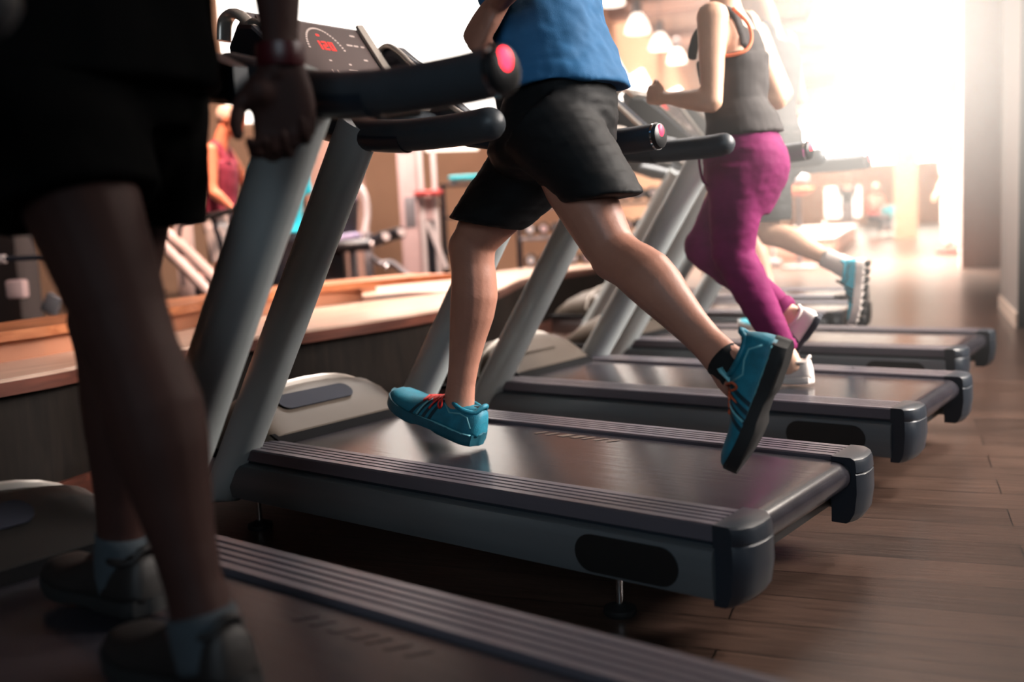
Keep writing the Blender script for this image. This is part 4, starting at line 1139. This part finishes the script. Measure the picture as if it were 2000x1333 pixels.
# elliptical trainer under the grey haired man (local x to the right of the view, y away from it)
t = local('elliptical_trainer', -5.50, 2.93)
tag(t, 'white elliptical trainer with slanted tubes carrying the grey haired man', 'exercise machine')
mb = MB(); mb.box((.10, .10, .04), (1.5, .10, .06), bev=.015); mb.box((-.45, .10, .04), (.08, .55, .06), bev=.015); mb.box((.75, .10, .04), (.08, .55, .06), bev=.015); mb.build('base_frame', M['gym_white'], t)
for yy, dx in ((-.34, 0.0), (-.23, .10)):
    mb = MB(); mb.tube([(-.50 + dx, yy, .93), (-.36 + dx, yy, .80), (.02 + dx, yy, .36), (.20 + dx, yy, .13)], .042, 12); mb.build('slant_tube', M['gym_white'], t)
for yy, zz, x0 in ((-.09, .048, -.10), (.10, .108, -.02)):
    mb = MB(); mb.box((x0 + .08, yy, zz + .0), (.36, .13, .03), bev=.01); mb.build('pedal', M['black'], t)
mb = MB(); mb.lathe((-.22, .02, .42), [(.05, -.03), (.17, -.03), (.19, -.02), (.19, .02), (.17, .03), (.05, .03)], 28, M=Matrix.Rotation(math.pi / 2, 3, 'X')); fw = mb.build('flywheel', M['gym_pink'], t)
mb = MB(); mb.lathe((-.22, -.015, .42), [(.02, -.004), (.145, -.004), (.145, .004), (.02, .004)], 24, M=Matrix.Rotation(math.pi / 2, 3, 'X')); mb.build('wheel_disc', M['gym_dark'], fw)
mb = MB(); mb.box((-.34, .02, .72), (.13, .12, .75), bev=.03); mb.build('column', M['gym_white'], t)
mb = MB(); mb.tube(spline([(-.30, -.20, .52), (-.30, -.22, .85), (-.26, -.25, .98), (-.18, -.285, 1.00)], 5), .020, 10); mb.build('arm_lever', M['gym_grey'], t)
mb = MB(); mb.tube(spline([(-.20, -.285, 1.00), (-.05, -.29, 1.02), (.12, -.29, 1.055), (.20, -.29, 1.075)], 4), .024, 10, round_ends=True); mb.build('handle', M['black'], t)
mb = MB(); mb.tube(spline([(.58, .0, .08), (.56, .0, .5), (.54, .0, 1.05), (.52, .0, 1.35)], 5), .045, 12); mb.build('front_mast', M['gym_white'], t)
mb = MB(); mb.box((.53, 0, 1.42), (.06, .34, .26), Matrix.Rotation(-.4, 3, 'Y'), bev=.02); mb.build('console', M['gym_dark'], t)

# person in cyan top behind
r2c = r2
def stand(name_label, x, y, ang, skin, top, bottom, group=None, s=1.0, voxel=.02, shoes=None, hair=None, seated=False, scale_h=1.0, sleeve=True, parts=True):
    fx = V((math.cos(ang), math.sin(ang), 0)); sx = V((-math.sin(ang), math.cos(ang), 0)); O = V((x, y, 0))
    def p(a, b, z): return O + fx * (a * s) + sx * (b * s) + V((0, 0, z * s))
    if seated:
        J = dict(fwd=fx, hl=p(0, .09, .52), hr=p(0, -.09, .52), kl=p(.42, .13, .52), kr=p(.42, -.13, .50), al=p(.44, .13, .09), ar=p(.40, -.13, .09), sl=p(.06, .19, 1.02), sr=p(.06, -.19, 1.02), el=p(.18, .24, .78), er=p(.18, -.24, .78), wl=p(.40, .18, .80), wr=p(.40, -.18, .80), head=p(.12, 0, 1.27))
    else:
        J = dict(fwd=fx, hl=p(0, .09, .92), hr=p(0, -.09, .92), kl=p(.03, .10, .50), kr=p(.03, -.10, .50), al=p(-.01, .11, .09), ar=p(-.01, -.11, .09), sl=p(0, .19, 1.42), sr=p(0, -.19, 1.42), el=p(-.04, .25, 1.13), er=p(-.04, -.25, 1.13), wl=p(.10, .24, .92), wr=p(.10, -.24, .92), head=p(.04, 0, 1.66))
    root, o0 = person('person', name_label, group, J, skin, s, voxel, hair=hair)
    mb = MB(); torso(mb, J, s * 1.02, .016, 0 if not seated else -.02, .92)
    for q in 'lr':
        if sleeve: mb.ball(J['s' + q], .080 * s, 12); leg_tube(mb, J['s' + q], J['s' + q].lerp(J['e' + q], .6), .075 * s, .066 * s, fx, 14)
    garment('top', mb, top, root, o0, voxel * .9, 2)
    mb = MB(); torso(mb, J, s * 1.02, .012, -.25, .12)
    for q in 'lr':
        leg_tube(mb, J['h' + q] + V((0, 0, -.02)), J['k' + q], .098 * s, .074 * s, fx if not seated else V((0, 0, 1)), 14); leg_tube(mb, J['k' + q], J['k' + q].lerp(J['a' + q], .86), .072 * s, .056 * s, fx, 14)
    garment('trousers', mb, bottom, root, o0, voxel * .9, 2)
    for q in 'lr':
        a = J['a' + q]; shoe(root, o0, a - fx * .07 * s - V((0, 0, .088 * s)), a + fx * .20 * s - V((0, 0, .088 * s)), V((0, 0, 1)), shoes or M['whiteshoe'], shoes or M['rubber'], parts=False)
    return root
stand('person in a bright cyan top half hidden between the two nearest grey uprights', -4.42, 2.585, VA + 2.6, M['skin'], M['cyan'], M['ink'], voxel=.018, hair=M['hair_dark'], s=.90)

# leg curl machine
t = local('leg_curl_machine', -5.78, 4.51)
tag(t, 'dark leg curl machine with padded rollers in front of the brown pier', 'exercise machine')
mb = MB(); mb.box((0, .1, .05), (1.15, .10, .08), bev=.02); mb.box((-.45, .1, .05), (.10, .7, .08), bev=.02); mb.box((.48, .1, .05), (.10, .7, .08), bev=.02); mb.build('base_frame', M['gym_dark'], t)
for x0 in (-.04, .10): 
    mb = MB(); mb.box((x0, 0, .45), (.07, .07, .80), bev=.012); mb.build('post', M['gym_grey'], t)
mb = MB(); mb.box((-.13, .22, 1.00), (.25, .10, .38), Matrix.Rotation(.1, 3, 'Y'), bev=.04); bk = mb.build('backrest', M['pad'], t)
mb = MB(); mb.box((-.12, .205, 1.17), (.22, .09, .07), bev=.02); mb.build('headrest', M['pad_lilac'], bk)
mb = MB(); mb.tube(spline([(-.10, .28, 1.27), (.00, .28, 1.27), (.06, .28, 1.18), (.07, .28, 1.0), (.03, .24, .78)], 5), .032, 10); mb.build('back_frame', M['gym_white'], t)
mb = MB(); mb.box((-.14, .0, .80), (.34, .38, .07), Matrix.Rotation(-.1, 3, 'Y'), bev=.03); mb.build('seat_pad', M['pad_lilac'], t)
def roller(x0, y0, z0, x1, y1, z1, r):
    mb = MB(); a, b = V((x0, y0, z0)), V((x1, y1, z1)); mb.tube([a, a.lerp(b, .03), a.lerp(b, .97), b], [r * .8, r, r, r * .8], 16); o = mb.build('roller_pad', M['pad'], t)
    mb = MB(); d = (b - a).normalized(); mb.tube([b, b + d * .02], r * .62, 14); mb.build('roller_cap', M['gym_white'], o)
roller(-.30, -.18, .735, .16, -.22, .735, .052); roller(.18, -.10, .77, .30, -.30, .80, .055); roller(.26, .05, .80, .42, -.15, .83, .055); roller(-.25, -.14, .40, .0, -.3, .40, .05)
mb = MB(); mb.tube(spline([(.14, -.1, .62), (.22, -.1, .56), (.32, -.1, .56), (.46, -.1, .44), (.60, -.1, .36)], 5), .030, 10, squash=2.2); mb.build('lever_arm', M['gym_grey'], t)
mb = MB(); mb.ball((.28, -.19, .53), .030, 12); mb.build('pivot_knob', M['chrome'], t)
mb = MB(); mb.box((-.22, .05, .45), (.20, .20, .55), bev=.02); st = mb.build('weight_stack', M['gym_dark'], t)

# cable machine
t = local('cable_machine', -5.98, 5.63)
tag(t, 'tall white cable machine with pink shroud beside the brown pier', 'exercise machine')
mb = MB(); mb.box((0, 0, .04), (.62, .60, .08), bev=.02); mb.build('base_frame', M['gym_white'], t)
mb = MB(); mb.box((-.13, 0, 1.10), (.19, .26, 2.10), bev=.02); shd = mb.build('shroud', M['gym_pink'], t)
mb = MB(); mb.box((-.12, -.132, 1.02), (.11, .01, .30), bev=.004); mb.build('shroud_window', M['gym_grey'], shd)
mb = MB(); mb.box((-.13, -.132, 1.62), (.14, .01, .03), bev=.003); mb.build('label_plate', M['gym_grey'], shd)
for x0 in (-.005, .13):
    mb = MB(); mb.box((x0, -.05, 1.08), (.05, .06, 2.06), bev=.012); mb.build('post', M['gym_white'], t)
mb = MB(); mb.box((.02, -.05, 2.13), (.42, .08, .07), bev=.015); mb.build('top_beam', M['gym_white'], t)
mb = MB(); mb.box((.02, -.05, 1.70), (.30, .05, .05), bev=.012); mb.build('crossbar', M['gym_white'], t)
mb = MB(); mb.box((.07, -.12, 1.20), (.28, .14, .05), bev=.02); mb.build('arm_pad', M['red_plastic'], t)
mb = MB(); mb.box((.06, -.03, 1.05), (.10, .07, .24), bev=.015); mb.build('carriage', M['gym_pink'], t)
mb = MB(); mb.tube([(.04, -.1, .92), (.20, -.1, .45)], .026, 10); mb.build('brace', M['gym_white'], t)
mb = MB(); mb.box((.07, .06, .60), (.16, .10, .85), bev=.01); mb.build('weight_stack', M['gym_dark'], t)

# teal stacked step
t = local('step_platform', -6.05, 6.30)
tag(t, 'teal step platform on a tall dark storage rack beside the cable machine', 'step platform')
mb = MB(); mb.box((.05, 0, 1.36), (.34, .30, .05), bev=.02); mb.build('platform', M['teal_plastic'], t)
for x0 in (-.07, .17):
    mb = MB(); mb.box((x0, 0, 1.318), (.06, .26, .036), bev=.01); mb.build('riser', M['gym_grey'], t)
t = local('storage_rack', -6.05, 6.30)
tag(t, 'dark storage rack carrying the teal step platform', 'rack')
for x0 in (-.20, .30):
    for y0 in (-.16, .16):
        mb = MB(); mb.box((x0, y0, .65), (.04, .04, 1.30)); mb.build('post', M['gym_dark'], t)
for zz in (.25, .60, .95, 1.29):
    mb = MB(); mb.box((.05, 0, zz), (.54, .36, .02), bev=.004); mb.build('shelf', M['gym_dark'], t)

# dumbbell rack with its dumbbells
t = local('dumbbell_rack', -5.11, 7.76)
tag(t, 'three tier dark dumbbell rack seen between the runner\'s legs', 'rack')
for x0, y0 in ((-1.05, .12), (0, .42), (1.05, .12)):
    mb = MB(); mb.box((x0, y0, .58), (.06, .10, 1.12), bev=.012); mb.box((x0, .05, .03), (.07, .62, .06), bev=.012); mb.build('post', M['gym_dark'], t)
TIER = ((.34, -.02), (.68, .08), (1.02, .18))
for zz, yy in TIER:
    for dy in (-.09, .09):
        mb = MB(); mb.box((0, yy + dy, zz), (2.08, .05, .035), bev=.008); mb.build('shelf_rail', M['gym_grey'], t)
def dumbbell(m_end):
    root = empty('dumbbell'); 
    mb = MB(); mb.tube([(0, -.07, 0), (0, .07, 0)], .016, 10); mb.build('handle', M['chrome'], root)
    for s_ in (-1, 1):
        mb = MB(); Mx = Matrix.Rotation(math.pi / 2 * s_, 3, 'X')
        mb.lathe((0, -.055 * s_, 0), [(.03, 0), (.062, .006), (.068, .02), (.068, .075), (.060, .088), (.02, .090)], 16, M=Mx); h = mb.build('weight', M['rubber'], root)
        mb = MB(); mb.lathe((0, -.055 * s_, 0), [(.004, .0905), (.040, .0905), (.040, .0925), (.004, .0925)], 16, M=Mx); mb.build('weight_cap', m_end, h)
    return root
protos = [dumbbell(M['gym_white']), dumbbell(M['gym_pink']), dumbbell(M['gym_grey'])]
seen = [False] * 3; Rz = Matrix.Rotation(VA, 3, 'Z')
tn = ['bottom', 'middle', 'top']
for ti, (zz, yy) in enumerate(TIER):
    for i in range(13):
        k = (i * 7 + ti * 3) % 3
        o = protos[k] if not seen[k] else copy_tree(protos[k]); seen[k] = True
        p = V((-5.11, 7.76, 0)) + Rz @ V((-.93 + i * .155, yy, zz + .103))
        o.location = p; o.rotation_euler = (random.uniform(-.03, .03), 0, VA + random.uniform(-.05, .05))
        tag(o, 'round black dumbbell with pale end caps on the %s tier of the rack' % tn[ti], 'dumbbell', 'dumbbells on the %s tier' % tn[ti])

# plate loaded bench at the far left
t = local('bench_press', -5.11, 1.20)
tag(t, 'dark bench press with a pale sleeved bar at the far left', 'exercise machine')
for x0 in (-.42, .30):
    mb = MB(); mb.box((x0, 0, .48), (.07, .08, .92), bev=.015); mb.box((x0, .05, .03), (.08, .75, .06), bev=.015); mb.build('post', M['gym_dark'], t)
mb = MB(); mb.box((-.06, .1, .30), (.34, 1.1, .09), bev=.04); mb.build('bench_pad', M['pad'], t)
mb = MB(); mb.tube([(-.85, -.06, .80), (.75, -.06, .80)], .016, 12); br = mb.build('bar', M['ink'], t)
mb = MB(); mb.tube([(-.30, -.06, .80), (-.10, -.06, .80)], .026, 12); mb.build('bar_sleeve', M['gym_white'], br)
for x0, r in ((-.70, .19), (-.64, .16), (.58, .19), (.64, .16)):
    mb = MB(); mb.lathe((x0, -.06, .80), [(.03, -.025), (r * .7, -.025), (r, -.018), (r, .018), (r * .7, .025), (.03, .025)], 24, M=Matrix.Rotation(math.pi / 2, 3, 'Y')); mb.build('weight_plate', M['rubber'], br)
mb = MB(); mb.box((-.03, -.10, .62), (.11, .08, .11), bev=.015); mb.build('catch_block', M['gym_pink'], t)
mb = MB(); mb.box((.16, -.08, .52), (.10, .06, .12), Matrix.Rotation(.5, 3, 'Y'), bev=.015); mb.build('clamp', M['gym_grey'], t)

# low white topped bench along the aisle, red bottle on it
ha = math.atan2(HD.y, HD.x)
t = empty('planter_bench', (-5.10, 14.45, 0), ha)      # local x along the aisle, y to its left
tag(t, 'long low brown bench with a white top beside the bright aisle', 'bench')
mb = MB(); mb.box((5.0, .75, .18), (10.0, 1.5, .36), bev=.01); mb.build('bench_body', M['wall_brown'], t)
mb = MB(); mb.box((5.0, .75, .38), (10.06, 1.56, .045), bev=.012); mb.build('bench_top', M['gym_white'], t)
t = empty('bottle', (-5.50, 15.15, .4025)); tag(t, 'red drinking bottle standing on the white topped bench', 'bottle')
mb = MB(); mb.lathe((0, 0, 0), [(.036, 0), (.040, .01), (.040, .14), (.030, .17), (.020, .185)], 16); mb.build('bottle_body', M['red_plastic'], t)
mb = MB(); mb.lathe((0, 0, 0), [(.022, .186), (.022, .215), (.014, .225)], 14); mb.build('cap', M['gym_white'], t)

# tower machines near the far aisle
def tower(x, y, label, ang=VA, w=.9, h=2.1, ball=False):
    t = local('weight_tower', x, y, ang); tag(t, label, 'exercise machine', 'weight towers by the aisle')
    mb = MB(); mb.box((0, 0, .05), (w, .8, .10), bev=.02); mb.build('base_frame', M['gym_grey'], t)
    for x0 in (-w * .42, -w * .16, w * .16, w * .42):
        mb = MB(); mb.box((x0, random.uniform(-.2, .2), h / 2), (.07, .07, h - .1), bev=.015); mb.build('post', M['gym_white'], t)
    mb = MB(); mb.box((0, 0, h), (w, .12, .10), bev=.02); mb.build('top_beam', M['gym_white'], t)
    mb = MB(); mb.box((-w * .28, .05, .75), (w * .2, .12, 1.1), bev=.01); mb.build('weight_stack', M['gym_dark'], t)
    mb = MB(); mb.box((w * .30, -.2, .55), (.32, .40, .08), bev=.03); mb.build('seat_pad', M['pad_lilac'], t)
    mb = MB(); mb.box((w * .30, .0, .95), (.28, .08, .6), bev=.03); mb.build('back_pad', M['gym_pink'], t)
    return t
tower(-5.95, 13.0, 'white weight tower nearest the runners, left of the white topped bench')
tower(-8.0, 16.2, 'white weight tower farther along behind the white topped bench')
tower(-10.2, 19.6, 'white weight tower farthest down the hall on the left')
t = local('ball_stand', -4.92, 12.6); tag(t, 'orange topped stand beyond the handrail ends', 'stand')
mb = MB(); mb.tube([(0, 0, .02), (0, 0, 1.08)], .035, 12); mb.build('stem', M['gym_grey'], t)
mb = MB(); mb.lathe((0, 0, 0), [(.26, 0), (.26, .02), (.05, .04)], 24); mb.build('foot_plate', M['gym_grey'], t)
mb = MB(); mb.lathe((0, 0, 0), [(.05, 1.07), (.18, 1.10), (.22, 1.16), (.215, 1.17), (.17, 1.12), (.03, 1.10)], 24); mb.build('cup', M['orange'], t)
t = empty('medicine_ball', (-4.92, 12.6, 1.275)); tag(t, 'grey medicine ball resting on the orange topped stand', 'ball')
mb = MB(); mb.ball((0, 0, 0), .155, 24); mb.build('ball', M['gym_grey'], t)
mb = MB(); mb.tube([(.1565 * math.cos(a * .2618), .1565 * math.sin(a * .2618), 0) for a in range(24)], .006, 6, closed=True); mb.build('seam', M['gym_dark'], t)

# people and things far down the hall
stand('dark haired person standing against the small bright far window', -9.06, 26.3, -1.0, M['skin'], M['tank'], M['gym_grey'], s=1.0, voxel=.03, hair=M['hair_dark'])
stand('person in a red top sitting near the far end of the hall', -8.45, 26.6, -.4, M['skin'], M['red_cloth'], M['ink'], s=1.05, voxel=.03, hair=M['hair_grey'], seated=True)
t = local('stool', -8.45, 26.6); tag(t, 'plain dark stool under the seated person in the red top', 'stool')
mb = MB(); mb.lathe((0, 0, 0), [(.19, .34), (.20, .37), (.19, .395)], 20); mb.build('seat', M['pad'], t)
for a in range(4):
    mb = MB(); an = math.pi / 4 + a * math.pi / 2; mb.tube([(.12 * math.cos(an), .12 * math.sin(an), .345), (.17 * math.cos(an), .17 * math.sin(an), 0)], .014, 8); mb.build('leg', M['gym_grey'], t)
t = local('storage_box', -8.0, 27.2); tag(t, 'turquoise topped white box unit far down the hall', 'storage box')
mb = MB(); mb.box((0, 0, .20), (.66, .5, .40), bev=.02); mb.build('cabinet', M['gym_white'], t)
mb = MB(); mb.box((0, 0, .62), (.64, .48, .44), bev=.03); mb.build('foam_block', M['teal_plastic'], t)
for zz in (.14, .27):
    mb = MB(); mb.box((0, -.255, zz), (.6, .012, .014)); mb.build('drawer_gap', M['teal_plastic'], t)
mb = MB(); Rw = Matrix.Rotation(ha, 3, 'Z'); mb.box((-6.92, 24.5, ZC / 2), (.4, .55, ZC), Rw); tag(mb.build('pillar_6', M['wall_peach'], smooth=False), kind='structure')
stand('person in white trousers and red shoes beside the brown panelled pillar', -3.62, 15.9, -2.2, M['skin_pale'], M['stripe'], M['stripe'], s=1.08, voxel=.02, shoes=M['red_plastic'], hair=M['hair_grey'])

# pendant lamps
def pendant(x, y, z, s=1.0):
    root = empty('pendant_lamp', (x, y, z))
    mb = MB(); mb.lathe((0, 0, 0), [(.20 * s, 0), (.205 * s, .01), (.19 * s, .08 * s), (.15 * s, .18 * s), (.10 * s, .26 * s), (.07 * s, .30 * s), (.05 * s, .305 * s), (.085 * s, .24 * s), (.14 * s, .16 * s), (.18 * s, .07 * s), (.192 * s, .004)], 24)
    mb.build('lamp_shade', M['lamp'], root)
    mb = MB(); mb.lathe((0, 0, 0), [(.075 * s, .29 * s), (.085 * s, .33 * s), (.08 * s, .48 * s), (.03 * s, .53 * s)], 18); mb.build('lamp_cap', M['gym_grey'], root)
    mb = MB(); mb.ball((0, 0, .10 * s), .07 * s, 14); mb.build('bulb', M['strip'], root)
    mb = MB(); mb.tube([(0, 0, .5 * s), (0, 0, ZC - z)], .008, 8); mb.build('cord', M['gym_dark'], root)
    return root
for lab, (x, y, z, s) in (('pendant lamp nearest the runner in blue, cut by the top of the picture', (-6.81, 10.63, 3.85, .92)), ('second pendant lamp along the row from the runner in blue', (-7.31, 12.17, 3.72, .98)),
                          ('third pendant lamp along the row, between runner and woman', (-8.30, 14.62, 3.86, .98)), ('fourth pendant lamp along the row, farthest before the woman', (-9.54, 17.53, 4.06, .98)),
                          ('pendant lamp hanging in the glare right of the man beyond the woman', (-4.44, 12.45, 3.40, 1.0)), ('pendant lamp high in the glare near the picture top', (-4.9, 11.2, 3.95, 1.0))):
    tag(pendant(x, y, z, s), lab, 'lamp', 'pendant lamps')
# strip light on the back wall
t = empty('wall_light', (-10.916, 11.734, 2.228), math.atan2(PB1[1] - PB0[1], PB1[0] - PB0[0])); tag(t, 'glowing strip light on the peach back wall above the gym machines', 'light')
mb = MB(); mb.box((0, 0, 0), (1.0, .07, .10), bev=.02); mb.build('housing', M['gym_white'], t)
mb = MB(); mb.box((0, -.04, 0), (.94, .02, .075), bev=.008); mb.build('diffuser', M['strip'], t)

# ------------------------------------------------------------------ light
def area(name, loc, target, size, power, color, sy=None, spread=180):
    d = bpy.data.lights.new(name, 'AREA'); d.energy = power; d.color = color; d.size = size
    d.shape = 'RECTANGLE' if sy else 'SQUARE'
    if sy: d.size_y = sy
    d.spread = math.radians(spread)
    o = bpy.data.objects.new(name, d); col.objects.link(o); o.location = loc
    o.rotation_euler = (V(target) - V(loc)).to_track_quat('-Z', 'Y').to_euler()
    return o
area('overhead_key', (-3.2, 4.6, 4.85), (-2.8, 4.0, 0.3), 2.4, 240, (1.0, 0.92, 0.86), spread=84)
area('right_fill', (3.6, 3.6, 3.4), (-0.4, 1.9, 0.95), 2.0, 105, (1.0, 0.92, 0.86), spread=50)  # unseen lamp added to fill the runners' legs from the right
area('aisle_light', (1.2, 5.8, 4.8), (-0.7, 2.0, 0.7), 2.0, 120, (1.0, 0.88, 0.78), spread=48)
area('counter_downlight', (-4.4, 3.2, 4.8), (-3.3, 2.6, 0.5), 1.2, 38, (1.0, 0.80, 0.66), spread=46)
area('front_fill', (2.6, -4.8, 2.6), (-0.6, 0.4, 0.3), 2.5, 20, (0.72, 0.88, 1.0), spread=90)
area('back_wall_wash', (-5.0, 3.4, 4.7), (-8.4, 7.6, 1.2), 1.5, 330, (1.0, 0.86, 0.78), spread=110)
area('aisle_floor_fill', (-4.2, 13.2, 4.85), (-4.2, 13.2, 0.0), 3.0, 2200, (1.0, 0.86, 0.74), spread=90)  # unseen lamp added to brighten the aisle floor
area('back_downlight', (-7.0, 6.5, 4.8), (-7.0, 6.0, 0.5), 3.0, 420, (1.0, 0.86, 0.78), spread=100)
area('far_hall_light', (-7.0, 22.0, 4.85), (-7.0, 22.0, 0.0), 8.0, 3400, (1.0, 0.88, 0.76), sy=14.0, spread=105)
area('old_man_light', (-4.4, 2.0, 4.2), (-5.4, 3.0, 1.2), 0.8, 40, (1.0, 0.62, 0.48), spread=50)

wd = bpy.data.worlds.new('world'); scene.world = wd; wd.use_nodes = True
nt = wd.node_tree; N, L = nt.nodes, nt.links
bg = N['Background']; bg.inputs[0].default_value = (0.05, 0.055, 0.06, 1); bg.inputs[1].default_value = 0.3
# lens flare imitated by a glowing volume that thins out with distance from its middle
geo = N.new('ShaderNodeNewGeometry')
sub = N.new('ShaderNodeVectorMath'); sub.operation = 'SUBTRACT'; sub.inputs[1].default_value = FLARE_P
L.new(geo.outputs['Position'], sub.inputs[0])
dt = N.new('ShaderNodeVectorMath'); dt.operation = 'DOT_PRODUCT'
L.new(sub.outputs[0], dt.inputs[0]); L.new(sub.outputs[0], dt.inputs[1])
m1 = N.new('ShaderNodeMath'); m1.operation = 'MULTIPLY'; m1.inputs[1].default_value = -1 / (2 * FLARE_S ** 2); L.new(dt.outputs['Value'], m1.inputs[0])
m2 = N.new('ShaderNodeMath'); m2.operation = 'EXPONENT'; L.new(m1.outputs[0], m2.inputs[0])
m3 = N.new('ShaderNodeMath'); m3.operation = 'MULTIPLY'; m3.inputs[1].default_value = FLARE_A; L.new(m2.outputs[0], m3.inputs[0])
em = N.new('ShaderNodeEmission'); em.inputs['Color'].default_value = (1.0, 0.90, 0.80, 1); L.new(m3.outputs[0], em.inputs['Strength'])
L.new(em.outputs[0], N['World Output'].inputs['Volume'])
wd.cycles.volume_step_size = 0.4
scene.cycles.volume_max_steps = 7

scene.view_settings.view_transform = 'Standard'
scene.view_settings.look = 'None'
scene.view_settings.exposure = 0.0
scene.cycles.max_bounces = 4
scene.cycles.diffuse_bounces = 2
scene.cycles.glossy_bounces = 2
scene.cycles.caustics_reflective = False
scene.cycles.caustics_refractive = False
scene.cycles.sample_clamp_indirect = 4
scene.cycles.use_denoising = True
scene.cycles.adaptive_threshold = 0.11
scene.cycles.adaptive_min_samples = 16
